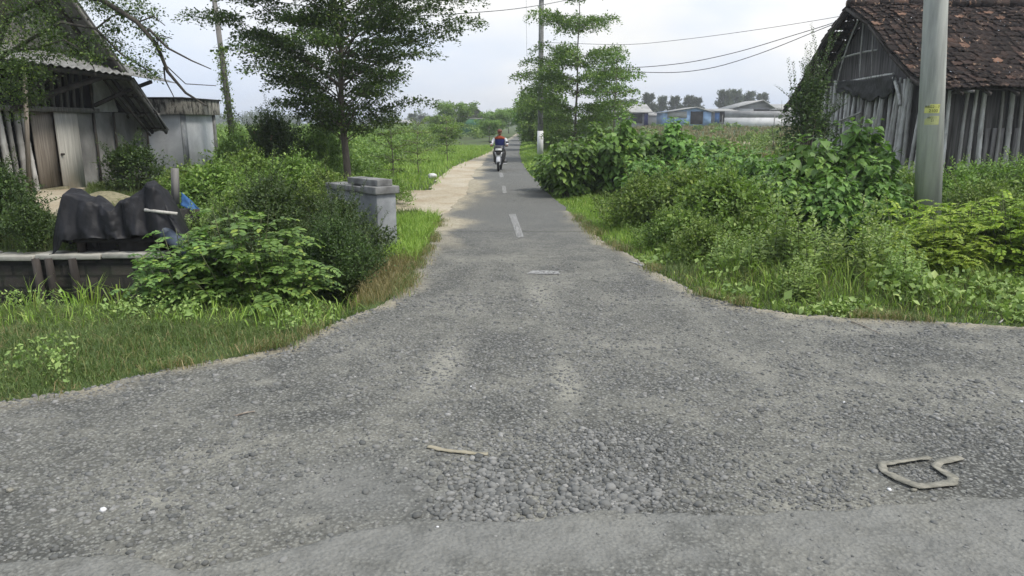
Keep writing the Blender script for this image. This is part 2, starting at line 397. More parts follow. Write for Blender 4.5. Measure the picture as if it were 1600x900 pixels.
HZ = bpy.data.materials.new('haze_air'); HZ.use_nodes = True; HZ.node_tree.nodes.clear()
_o = HZ.node_tree.nodes.new('ShaderNodeOutputMaterial'); _v = HZ.node_tree.nodes.new('ShaderNodeVolumePrincipled')
_v.inputs['Color'].default_value = (.93, .96, 1, 1); _v.inputs['Density'].default_value = .0010; _v.inputs['Anisotropy'].default_value = .2
HZ.node_tree.links.new(_v.outputs[0], _o.inputs['Volume'])
tag(MB().box((0, 380, 9), (1120, 940, 24)).build('haze', HZ), kind='stuff')

# ------------------------------------------------------------------ road outline (from the photograph's pixels onto the ground)
Lpx = [(0, 622), (140, 600), (300, 565), (430, 540), (540, 492), (600, 470), (632, 445), (650, 410), (672, 375), (686, 345), (706, 322),
       (727, 304), (735, 285), (741, 270), (753, 256), (763, 240), (775, 229), (788, 220.5), (800, 213.5), (807, 209), (809, 206.5)]
Rpx = [(1600, 506), (1400, 496), (1240, 486), (1160, 472), (1100, 458), (1035, 427), (977, 391), (945, 377), (927, 362), (897, 337), (875, 317),
       (847, 292), (837, 282), (824, 268), (815, 253), (811, 238), (813, 226), (816, 217), (818.5, 211), (817, 206.5)]
Lw = np.array([at(*p)[:2] for p in Lpx]); Rw = np.array([at(*p)[:2] for p in Rpx])
POLY = np.concatenate([[(-14, -6)], [(-9.5, .4)], Lw, Rw[::-1], [(9, 6.4), (34, 7.5), (34, -6)]])
Ln = Lw[6:]; Rn = Rw[5:]
def edgeL(y): return np.interp(y, Ln[:, 1], Ln[:, 0])
def edgeR(y): return np.interp(y, Rn[:, 1], Rn[:, 0])
# dirt verge left of the asphalt
Dpx = [(590, 338), (606, 305), (620, 297), (668, 296), (680, 280), (704, 261), (726, 252), (748, 243.5), (765, 236), (781, 224), (795, 215.5), (805, 209)]
Dw = np.array([at(*p)[:2] for p in Dpx])
DPOLY = np.concatenate([Dw, Lw[:9:-1] + np.array([.6, 0]), [at(716, 325)[:2], at(692, 338)[:2], at(676, 336)[:2], at(650, 328)[:2], at(620, 330)[:2]]])

def ground_z(x, y):
    x = np.asarray(x, float); y = np.asarray(y, float)
    z = np.full(np.broadcast(x, y).shape, -.05)
    z = z - .85 * sstep(7.35, 8.1, y) * sstep(10.05, 9.9, y) * sstep(-1.75, -2.3, x)                  # ditch on the left
    z = z - .5 * sstep(9.3, 10.0, y) * sstep(11.4, 10.8, y) * sstep(2.9, 3.4, x)                        # its other end on the right
    z = z + .16 * sstep(9.95, 10.05, y) * sstep(-3.5, -4.5, x) * sstep(20, 14, y)
    z = z + .3 * sstep(-7, -10, x) * sstep(13, 16, y) * sstep(60, 30, y)
    z = z + 1.25 * sstep(45, 118, y) * sstep(9, 22, x)
    off = sstep(1.2, 3.0, np.abs(x - .5 * (edgeL(y) + edgeR(y))) - .5 * (edgeR(y) - edgeL(y))) * sstep(5, 7, y)
    z = z + off * .22 * (fbm(x * .5, y * .5, 3, 3) - .42)
    return z
xs = np.concatenate([-np.geomspace(520, 16.5, 26), np.arange(-16, 16.01, .22), np.geomspace(16.5, 520, 26)])
ys = np.concatenate([[-60, -30, -12, -6], np.arange(-3, 34, .22), np.geomspace(34.5, 820, 50)])
XX, YY = np.meshgrid(xs, ys, indexing='ij')
GZ = ground_z(XX, YY) - .16 * (inpoly(XX, YY, POLY) & (YY < 13))
g = MB().grid(np.stack([XX, YY, GZ], -1)).build('ground', M['ground'], smooth=True); tag(g, kind='structure')

# ------------------------------------------------------------------ road
def road_h(x, y):
    near = sstep(14, 9, y) * sstep(-1, 1.5, y)
    h = .06 * (fbm(x * .9, y * .9, 21, 4) - .47) + .028 * (fbm(x * 5, y * 5, 22, 3) - .44) + .014 * (fbm(x * 19, y * 19, 23, 2) - .37)
    e = main_edge(x) + .09 * (fbm(x * 2.2, x * 0 + 3, 41, 4) - .47) * 2
    lip = sstep(e + .025, e - .03, y)
    hole = np.exp(-(((x + .05) / .75) ** 2 + ((y - 3.55) / .42) ** 2)) * .03
    h = h * (1 - .65 * lip) - hole * (1 - lip) + .052 * lip
    return h * near - .03 * (1 - lip) * near
MEpx = [(-200, 905), (0, 893), (230, 880), (300, 893), (400, 885), (480, 868), (560, 842), (660, 824), (900, 812), (1150, 812), (1300, 800), (1600, 792), (1800, 790)]
MEw = np.array([at(*p)[:2] for p in MEpx])
def main_edge(x): return np.interp(x, MEw[:, 0], MEw[:, 1])
st = .032
gx = np.arange(-6.4, 9.6, st); gy = np.concatenate([np.arange(1.6, 7.2, .026), np.arange(7.2, 13.0, .045)])
XX, YY = np.meshgrid(gx, gy, indexing='ij')
Z = road_h(XX, YY)
ok = inpoly(XX, YY, POLY)
idx = np.arange(XX.size).reshape(XX.shape)
okf = ok[:-1, :-1] & ok[1:, :-1] & ok[:-1, 1:] & ok[1:, 1:]
F = np.stack([idx[:-1, :-1], idx[1:, :-1], idx[1:, 1:], idx[:-1, 1:]], -1)[okf]
used = np.unique(F); remap = np.full(XX.size, -1); remap[used] = np.arange(len(used))
V = np.stack([XX, YY, Z], -1).reshape(-1, 3)[used]
rb = MB().add(V, remap[F])
yj = gy[-1]
yy = np.concatenate([[yj], np.geomspace(yj + .12, Ln[-1, 1] - 1, 330)])
s_ = np.linspace(0, 1, 14)
l_ = edgeL(yy) ; r_ = edgeR(yy)
wob = .13 * (fbm(yy * 1.1, yy * 0, 5, 5) - .47) * 2
l_ = l_ + wob; r_ = r_ + .09 * (fbm(yy * 1.3, yy * 0 + 9, 5, 5) - .47) * 2
Gd = np.stack([l_[:, None] + (r_ - l_)[:, None] * s_, np.repeat(yy[:, None], 14, 1), np.zeros((len(yy), 14))], -1)
rb.grid(np.swapaxes(Gd, 0, 1))
# coarse remainder round the camera and to both sides
for x0, x1, y0, y1 in ((-6.4, 9.6 - .02, -6, 1.6), ):
    a = np.meshgrid(np.linspace(x0, x1, 30), np.linspace(y0, y1, 12), indexing='ij'); rb.grid(np.stack([a[0], a[1], road_h(*a)], -1))
a = np.meshgrid(np.linspace(9.58, 34, 30), np.linspace(-6, 6.5, 20), indexing='ij'); rb.grid(np.stack([a[0], a[1], 0 * a[0] - .005], -1))
a = np.meshgrid(np.linspace(-14, -6.4, 12), np.linspace(-6, .4, 12), indexing='ij'); rb.grid(np.stack([a[0], a[1], 0 * a[0] - .005], -1))
road = rb.build('road', M['road'], smooth=True); tag(road, kind='structure')
me = road.data; co = np.zeros(len(me.vertices) * 3, np.float32); me.vertices.foreach_get('co', co); co = co.reshape(-1, 3)
x, y = co[:, 0], co[:, 1]
def blob(px, ru, rv, soft=.5):                  # soft ellipse of road dust, given by its place and size on the road
    c = at(*px); ax = abs(at(px[0] + ru, px[1])[0] - c[0]); ay = abs(at(px[0], px[1] - rv)[1] - c[1])
    return np.exp(-(((x - c[0]) / ax) ** 2 + ((y - c[1]) / ay) ** 2) / soft)
dust = sum(k * blob(p, a, b) for p, a, b, k in (((690, 570), 45, 45, .8), ((885, 590), 30, 35, .9), ((560, 600), 60, 20, .5), ((410, 590), 40, 8, .7),
      ((845, 455), 40, 25, .5), ((1350, 510), 150, 10, .9), ((1000, 465), 120, 15, .35), ((830, 790), 30, 50, .9), ((480, 800), 60, 20, .7), ((240, 770), 60, 18, .6), ((60, 650), 80, 20, .5),
      ((1500, 640), 80, 14, .6), ((640, 430), 60, 30, .4), ((1180, 620), 60, 12, .4), ((700, 480), 90, 12, .4)))
edge_d = np.minimum(np.abs(x - edgeR(y)), 9) ; dust = dust + .5 * np.exp(-edge_d / .25) * (y < 12)
for path_, k_ in (([(765, 400), (735, 480), (690, 570), (600, 650), (420, 730), (150, 800)], .75), ([(800, 400), (850, 470), (885, 590), (870, 700), (845, 800)], .8), ([(900, 430), (1000, 500), (1180, 570), (1500, 620)], .5)):
    wp = np.array([at(*p)[:2] for p in path_]); dd = np.full(len(x), 9.)
    for A_, B_ in zip(wp[:-1], wp[1:]):
        d_ = B_ - A_; tq = np.clip(((x - A_[0]) * d_[0] + (y - A_[1]) * d_[1]) / (d_ @ d_), 0, 1); dd = np.minimum(dd, np.hypot(x - A_[0] - tq * d_[0], y - A_[1] - tq * d_[1]))
    dust = dust + .55 * k_ * np.exp(-((dd + .25 * (fbm(x * 2, y * 2, 36, 4) - .45)) / .21) ** 2)
e_ = main_edge(x) + .09 * (fbm(x * 2.2, x * 0 + 3, 41, 4) - .47) * 2
fresh = np.maximum(sstep(e_ + .03, e_ - .03, y), sstep(9.5, 15, y) * .85)
dust = dust + .8 * np.exp(-((y - e_ - .05 * (fbm(x * 6, y * 6, 37, 3) - .45)) / .06) ** 2)
fresh = fresh * (1 - .55 * sstep(.42, .6, fbm(x * 2.5, y * 4, 38, 4)) * (y < 6))
fresh = np.maximum(fresh, .9 * blob((560, 750), 190, 50, .6))
dl = x - edgeL(y); nz = fbm(x * 1.7, y * .7, 31, 4)
dirt = sstep(.5, .0, dl + (nz - .47) * 1.7) * sstep(10.8, 13, y)
dirt = np.maximum(dirt, 1.0 * np.exp(-((x - at(690, 308)[0]) ** 2 / .5 + (y - at(690, 308)[1]) ** 2 / 5)) * (y > 11))
ma = me.attributes.new('main', 'FLOAT', 'POINT'); ma.data.foreach_set('value', np.where(y < 6, 1.0, 0.0).astype(np.float32))
_P = np.concatenate([Lw[:9], Rw[:9][::-1], [(9, 6.4)]]); _D = np.full(len(x), 9.)
for A_, B_ in list(zip(Lw[:10][:-1], Lw[:10][1:])) + list(zip(Rw[:11][:-1], Rw[:11][1:])) + [(Rw[0], np.array([9, 6.4]))]:
    d_ = B_ - A_; tq = np.clip(((x - A_[0]) * d_[0] + (y - A_[1]) * d_[1]) / (d_ @ d_), 0, 1); _D = np.minimum(_D, np.hypot(x - A_[0] - tq * d_[0], y - A_[1] - tq * d_[1]))
dirt = np.maximum(dirt, .75 * sstep(.30, .0, _D + .35 * (fbm(x * 3, y * 3, 35, 4) - .45)) * (y < 16))
ca = me.color_attributes.new('zone', 'FLOAT_COLOR', 'POINT')
ca.data.foreach_set('color', np.stack([np.clip(dust, 0, 1), fresh, np.clip(dirt, 0, 1), np.ones_like(x)], 1).astype(np.float32).ravel())

# dirt verge
def sheet(P, step, z):
    P = np.asarray(P); x0, y0 = P.min(0); x1, y1 = P.max(0)
    gx = np.arange(x0, x1 + step, step); gy = np.concatenate([np.arange(y0, min(y1, 40), step), np.geomspace(max(40, y0) + .1, y1 + .1, 60)]) if y1 > 40 else np.arange(y0, y1 + step, step)
    XX, YY = np.meshgrid(gx, gy, indexing='ij'); ok = inpoly(XX, YY, P); idx = np.arange(XX.size).reshape(XX.shape)
    f = ok[:-1, :-1] & ok[1:, :-1] & ok[:-1, 1:] & ok[1:, 1:]
    F = np.stack([idx[:-1, :-1], idx[1:, :-1], idx[1:, 1:], idx[:-1, 1:]], -1)[f]
    used = np.unique(F); rm = np.full(XX.size, -1); rm[used] = np.arange(len(used))
    return MB().add(np.stack([XX, YY, z(XX, YY)], -1).reshape(-1, 3)[used], rm[F])
tag(sheet(DPOLY, .12, lambda X, Y: -.012 + 0 * X).build('dirt_verge', M['dirt'], smooth=True), kind='structure')
YP = np.array([at(55, 335, .2)[:2], at(130, 340, .2)[:2], at(140, 300, .2)[:2], at(20, 300, .2)[:2]])
tag(sheet(YP, .12, lambda X, Y: ground_z(X, Y) + .03).build('dirt_yard', M['dirt'], smooth=True), kind='structure')
# painted markings
def quad_sheet(pts, n=6):
    w4 = [at(*p)[:2] for p in pts]; a = np.linspace(0, 1, n); b = np.linspace(0, 1, n)
    Gq = np.zeros((n, n, 3))
    for i in range(n):
        for j in range(n):
            p = (w4[0] * (1 - a[i]) + w4[1] * a[i]) * (1 - b[j]) + (w4[3] * (1 - a[i]) + w4[2] * a[i]) * b[j]
            Gq[i, j] = (*p, float(road_h(p[0], p[1])) + .006)
    return Gq
mk = MB()
for q in (((795, 335), (806, 335), (818.5, 370), (808, 371)), ((784, 290.5), (790, 290.5), (792, 302), (785.5, 302)), ((780, 270), (785.5, 270), (787, 277), (781, 277))):
    mk.grid(quad_sheet(q))
mk.grid(quad_sheet(((832, 419.5), (873, 418.5), (875, 424.5), (822, 425)), 10))
tag(mk.build('centre_line', M['marking']), kind='structure')

# ------------------------------------------------------------------ loose gravel (far too many to count)
def ico():
    t = (1 + 5 ** .5) / 2
    V = nrm(np.array([(-1, t, 0), (1, t, 0), (-1, -t, 0), (1, -t, 0), (0, -1, t), (0, 1, t), (0, -1, -t), (0, 1, -t), (t, 0, -1), (t, 0, 1), (-t, 0, -1), (-t, 0, 1)], float))
    F = np.array([(0, 11, 5), (0, 5, 1), (0, 1, 7), (0, 7, 10), (0, 10, 11), (1, 5, 9), (5, 11, 4), (11, 10, 2), (10, 7, 6), (7, 1, 8), (3, 9, 4), (3, 4, 2), (3, 2, 6), (3, 6, 8), (3, 8, 9), (4, 9, 5), (2, 4, 11), (6, 2, 10), (8, 6, 7), (9, 8, 1)])
    return V, F
IV, IF = ico()
def stones(P, S, flat=.6):
    n = len(P); sh = 1 + .38 * (rng.random((n, 12, 1)) - .5)
    v = IV[None] * sh * (np.stack([S * rng.uniform(.8, 1.35, n), S * rng.uniform(.75, 1.0, n), S * flat * rng.uniform(.75, 1.1, n)], 1)[:, None])
    a = rng.uniform(0, 6.28, n); c, s = np.cos(a)[:, None], np.sin(a)[:, None]
    v = np.stack([v[..., 0] * c - v[..., 1] * s, v[..., 0] * s + v[..., 1] * c, v[..., 2]], -1) + P[:, None]
    f = (IF[None] + (np.arange(n) * 12)[:, None, None]).reshape(-1, 3)
    return v.reshape(-1, 3), f
def pts_px(n, u0, u1, v0, v1):
    a = at(u0, v1), at(u1, v1), at(u0, v0), at(u1, v0)
    X = rng.uniform(min(p[0] for p in a), max(p[0] for p in a), n); Y = rng.uniform(a[0][1], a[2][1], n); return X, Y
gv = MB(); sink = .02
def scatter(X, Y, S, keep):
    k = keep & inpoly(X, Y, POLY); X, Y, S = X[k], Y[k], S[k]
    P = np.stack([X, Y, road_h(X, Y) + S * sink], 1); gv.add(*stones(P, S))
def gauss(X, Y, px, ru, rv):
    c = at(*px); ax = abs(at(px[0] + ru, px[1])[0] - c[0]); ay = abs(at(px[0], px[1] - rv)[1] - c[1])
    return np.exp(-(((X - c[0]) / ax) ** 2 + ((Y - c[1]) / ay) ** 2))
# everywhere on the broken surface
X = rng.uniform(-5.2, 8.5, 150000); Y = 2.7 + 7.8 * rng.random(150000) ** 1.25; S = rng.lognormal(math.log(.0082), .5, 150000)
dens = .3 + .7 * sstep(.40, .56, fbm(X * 1.3, Y * 1.3, 51, 4)); dens = dens * np.where(Y < main_edge(X) + .03, .05, 1) * sstep(11, 8, Y) * (1 - .85 * gauss(X, Y, (560, 760), 170, 60))
scatter(X, Y, np.minimum(S, .026), rng.random(150000) < dens)
tag(gv.build('gravel', M['gravel']), kind='stuff'); gv = MB(); sink = .1
# the heap in the pothole, rounded pebbles
for px, ru, rv, n, sz in (((775, 755), 70, 42, 900, .0155), ((945, 765), 90, 40, 1000, .0155), ((900, 690), 120, 32, 1100, .0115), ((1060, 700), 120, 40, 800, .0085), ((1250, 765), 110, 30, 500, .0085), ((725, 790), 36, 22, 110, .012), ((1450, 735), 40, 14, 160, .008)):
    c = at(*px); ax = abs(at(px[0] + ru, px[1])[0] - c[0]); ay = abs(at(px[0], px[1] - rv)[1] - c[1])
    X = c[0] + ax * .62 * rng.normal(size=n); Y = c[1] + ay * .62 * rng.normal(size=n)
    S = rng.lognormal(math.log(sz), .33, n)
    scatter(X, Y, np.minimum(S, .036), (Y > main_edge(X) + .06) & (rng.random(n) > .8 * gauss(X, Y, (845, 790), 28, 60)))
tag(gv.build('gravel', M['gravel'], smooth=True), kind='stuff')
# ------------------------------------------------------------------ leaves
T_SMALL = (np.array([(0, 0, 0), (-.32, .5, .07), (0, 1, -.06), (.32, .5, .07)]), [(0, 1, 2), (0, 2, 3)])
T_OVAL = (np.array([(0, 0, 0), (-.27, .3, .06), (-.25, .68, .03), (0, 1, -.12), (.25, .68, .03), (.27, .3, .06), (0, .5, -.02)]),
          [(0, 6, 1), (1, 6, 2), (2, 6, 3), (3, 6, 4), (4, 6, 5), (5, 6, 0)])
T_HEART = (np.array([(0, 0, 0), (0, .45, -.02), (0, 1.05, -.34), (-.26, -.1, .03), (-.43, .28, .07), (-.27, .72, -.09), (.26, -.1, .03), (.43, .28, .07), (.27, .72, -.09)]),
           [(0, 1, 4, 3), (1, 5, 4), (1, 2, 5), (0, 6, 7, 1), (1, 7, 8), (1, 8, 2)])
def leaves(mb, T, P, D, N, S, mi=0):
    P = np.asarray(P); n = len(P)
    if n == 0: return
    D = nrm(D); X = nrm(np.cross(D, N)); Z = np.cross(X, D); tv, tf = T
    S = np.broadcast_to(np.asarray(S, float), (n,))
    V = P[:, None] + S[:, None, None] * (tv[None, :, :1] * X[:, None] + tv[None, :, 1:2] * D[:, None] + tv[None, :, 2:] * Z[:, None])
    k = len(tv); g = {}
    for f in tf: g.setdefault(len(f), []).append(f)
    Fs = [(np.array(f)[None] + (np.arange(n) * k)[:, None, None]).reshape(-1, len(f[0])) for f in g.values()]
    base = mb.n; mb.V.append(V.reshape(-1, 3)); mb.n += n * k
    for f in Fs: mb.F.append((f + base, mi))
def rv(n, s=1.0): return rng.normal(size=(n, 3)) * s
UP = np.array([0, 0, 1.])
def dome(n, top=1.0):                            # directions, mostly upward
    v = nrm(rv(n)); v[:, 2] = np.abs(v[:, 2]) ** top; return nrm(v)

def g_dense(w, d, h, K, per, ls, T=T_SMALL, low=.12, clump=.17, sink=.0, shoots=.55):
    """leafy shrub: K clumps of small leaves in a lumpy dome, on twigs that start at the ground"""
    f = MB(); st = MB()
    a = rng.uniform(0, 2 * math.pi, K); r = rng.random(K) ** .5; zz = rng.random(K)
    lump = .52 + .85 * vnoise(np.cos(a) * 2.1 + 9, np.sin(a) * 2.1 + zz * 3.2, int(rng.integers(99)))
    hh = h * (low + (1 - low) * zz ** .7); prof = np.sqrt(np.clip(1 - ((hh / h) ** 2.3), .03, 1)) * lump
    C = np.stack([np.cos(a) * r * w / 2 * prof, np.sin(a) * r * d / 2 * prof, hh * (.86 + .22 * rng.random(K)) - sink], 1)
    for k in range(0, K, max(1, K // 26)):
        b = np.array([C[k, 0] * .2, C[k, 1] * .2, -.03]); m = (b + C[k]) / 2 + np.array([0, 0, .1 * h])
        st.tube([b, m, C[k]], [.012 * h + .004, .007 * h + .003, .003], 4)
    sz = clump * h * rng.uniform(.6, 1.3, K)
    n = K * per; ci = np.repeat(np.arange(K), per)
    o = rv(n); o = nrm(o) * (rng.random((n, 1)) ** .45); o[:, 2] *= .75
    P = C[ci] + o * sz[ci][:, None] * 1.25
    P[:, 2] = np.maximum(P[:, 2], .02)
    D = nrm(o + rv(n, .5) + np.array([0, 0, .1])); N = nrm(np.array([0, 0, 1.]) * 1.0 + o * .5 + rv(n, .45))
    leaves(f, T, P, D, N, ls * rng.lognormal(0, .28, n))
    ns_ = int(K * shoots); q = rng.integers(0, K, ns_)
    for k in q:                                   # loose shoots that break the outline
        d0 = nrm(C[k] * np.array([1, 1, .5]) / (np.linalg.norm(C[k]) + .01) + rv(1, .35)[0] + UP * .9); Ls = h * rng.uniform(.18, .45) * (.5 + C[k, 2] / h); m = max(6, int(Ls / (ls * .28)))
        t = np.linspace(.1, 1, m)[:, None]; c = C[k] + d0 * Ls * t + np.array([d0[0], d0[1], -.3]) * (t ** 2) * Ls * .22
        f.tube(np.concatenate([[C[k]], c[::max(1, m // 3)]]), .0035, 3, mi=1, cap=False)
        az = np.arange(m) * 2.4 + rng.uniform(0, 6); o = np.stack([np.cos(az), np.sin(az), .35 + 0 * az], 1)
        leaves(f, T, c + o * ls * .25, o + d0 * .5 + rv(m, .2), UP + rv(m, .4), ls * (1.15 - .45 * t[:, 0]) * rng.uniform(.7, 1.15, m))
    return f, st
def g_broad(w, h, ns, ls):
    """large heart-leaved shrub: arching canes with drooping leaves"""
    f = MB(); st = MB(); P = []; D = []; S = []
    for k in range(ns):
        a = rng.uniform(0, 6.283); rr = rng.random() ** .6 * w / 2; hh = h * (1 - .42 * (2 * rr / w) ** 2) * rng.uniform(.72, 1.04)
        b = np.array([math.cos(a) * rr * .3, math.sin(a) * rr * .3, 0]); e = np.array([math.cos(a) * rr, math.sin(a) * rr, hh])
        t = np.linspace(0, 1, 9)[:, None]; c = b + (e - b) * np.concatenate([t ** 1.5, t ** 1.5, t ** .85], 1)
        st.tube(c, np.linspace(.014, .004, 9), 4)
        L = hh; n = int(L / .034); tt = rng.uniform(.12, 1, n)
        q = np.stack([np.interp(tt, t[:, 0], c[:, i]) for i in range(3)], 1)
        az = np.arange(n) * 2.4 + rng.uniform(0, 6); o = np.stack([np.cos(az), np.sin(az), 0 * az], 1)
        out = np.array([math.cos(a), math.sin(a), 0]) * .5
        pet = .07 + .17 * (1 - tt[:, None]) * rng.random((n, 1))
        P.append(q + o * pet + UP * .02); D.append(o + out + rv(n, .22) + np.array([0, 0, -.45]) + UP * (.75 * (tt[:, None] > .93))); S.append(ls * (.62 + .55 * rng.random(n)) * np.where(tt > .93, .6, 1))
    P = np.concatenate(P); D = np.concatenate(D); S = np.concatenate(S)
    leaves(f, T_HEART, P, D, np.array([0, 0, 1.]) + rv(len(P), .25) + D * np.array([.55, .55, 0]), S)
    return f, st
def g_frond(w, h, nst, nfr, npair, ls, flen, T=T_OVAL):
    """shrub of compound leaves"""
    f = MB(); st = MB(); P = []; D = []; N = []; S = []
    for k in range(nst):
        a = rng.uniform(0, 6.283); rr = rng.random() ** .55 * w / 2; hh = h * (1 - .5 * (2 * rr / w) ** 2) * rng.uniform(.6, 1.0)
        b = np.array([math.cos(a) * rr * .35, math.sin(a) * rr * .35, 0]); e = np.array([math.cos(a) * rr, math.sin(a) * rr, hh])
        st.tube([b, (b + e) / 2 + UP * .05, e], [.011, .007, .004], 4)
        for j in range(nfr):
            t = rng.uniform(.3, 1); o = b + (e - b) * t; az = j * 2.4 + a; dr = np.array([math.cos(az), math.sin(az), rng.uniform(.15, .8)])
            fl = flen * rng.uniform(.7, 1.15); s = np.linspace(.12, 1, npair)
            rach = o + fl * (s[:, None] * nrm(dr) - UP * (s[:, None] ** 2) * .45)
            st.tube(np.concatenate([[o], rach[::max(1, npair // 3)]]), .0022, 3, cap=False)
            side = nrm(np.cross(dr, UP)); tang = nrm(np.gradient(rach, axis=0))
            for sg in (-1, 1):
                P.append(rach); D.append(side * sg + tang * .45 + rv(npair, .12)); N.append(np.cross(side, tang) + rv(npair, .2) + UP * .3); S.append(ls * (1 - .35 * np.abs(s - .5)) * rng.uniform(.85, 1.15, npair))
    leaves(f, T, np.concatenate(P), np.concatenate(D), np.concatenate(N), np.concatenate(S)); return f, st
def g_weed(h, w, nst, ls):
    """tall herbs: upright stems with leaf pairs that shrink towards the tip"""
    f = MB(); st = MB()
    for k in range(nst):
        a = rng.uniform(0, 6.283); b = np.array([math.cos(a), math.sin(a), 0]) * w / 2 * rng.random() ** .5; hh = h * rng.uniform(.5, 1.0)
        e = b * rng.uniform(1, 1.5) + np.array([0, 0, hh]) + rv(1, .05)[0] * np.array([1, 1, 0]); m = (b + e) / 2 + rv(1, .02)[0]
        st.tube([b, m, e], [.006, .004, .002], 4, cap=False); n = int(hh / .017); t = np.linspace(.12, 1, n)
        q = b * (1 - t[:, None]) ** 2 + 2 * m * ((1 - t) * t)[:, None] + e * (t ** 2)[:, None]
        az = np.arange(n) * 1.9 + rng.uniform(0, 6); o = np.stack([np.cos(az), np.sin(az), .35 + .4 * t], 1)
        sz = ls * (1.25 - t * .85) * rng.uniform(.7, 1.2, n)
        leaves(f, T_SMALL, q + o * np.array([1, 1, .3]) * (.05 * (1.1 - t))[:, None], o + rv(n, .2) - UP * .3 * (1 - t[:, None]), UP + rv(n, .3), sz)
    return f, st
def g_tuft(h, r, n, wd=.012, lean=.6):
    f = MB(); a = rng.uniform(0, 6.283, n); b = np.stack([np.cos(a), np.sin(a), 0 * a], 1) * (r * rng.random(n) ** .5)[:, None]
    blades(f, b, h * rng.uniform(.5, 1.05, n), wd, lean, a); return f
def blades(mb, B, H, wd, lean, az=None, mi=0):
    n = len(B); az = rng.uniform(0, 6.283, n) if az is None else az + rng.normal(0, .5, n)
    d = np.stack([np.cos(az), np.sin(az), 0 * az], 1); s = np.stack([-np.sin(az), np.cos(az), 0 * az], 1)
    tw = rng.uniform(0, 6.283, n); s = nrm(s * np.cos(tw)[:, None] + d * np.sin(tw)[:, None]); H = np.asarray(H)[:, None]; L = (lean * rng.uniform(.2, 1.3, n))[:, None]
    w_ = (np.broadcast_to(wd, (n,)) * rng.uniform(.6, 1.3, n))[:, None] / 2
    m = B + UP * H * .6 + d * H * L * .25; t = B + UP * H * np.sqrt(np.clip(1 - (L * .7) ** 2, .1, 1)) + d * H * L * .85
    V = np.stack([B - s * w_, B + s * w_, m + s * w_ * .8, m - s * w_ * .8, t], 1).reshape(-1, 3)
    k = (np.arange(n) * 5)[:, None]; base = mb.n; mb.V.append(V); mb.n += len(V)
    mb.F.append((np.array([[0, 1, 2, 3]]) + k + base, mi)); mb.F.append((np.array([[3, 2, 4]]) + k + base, mi))
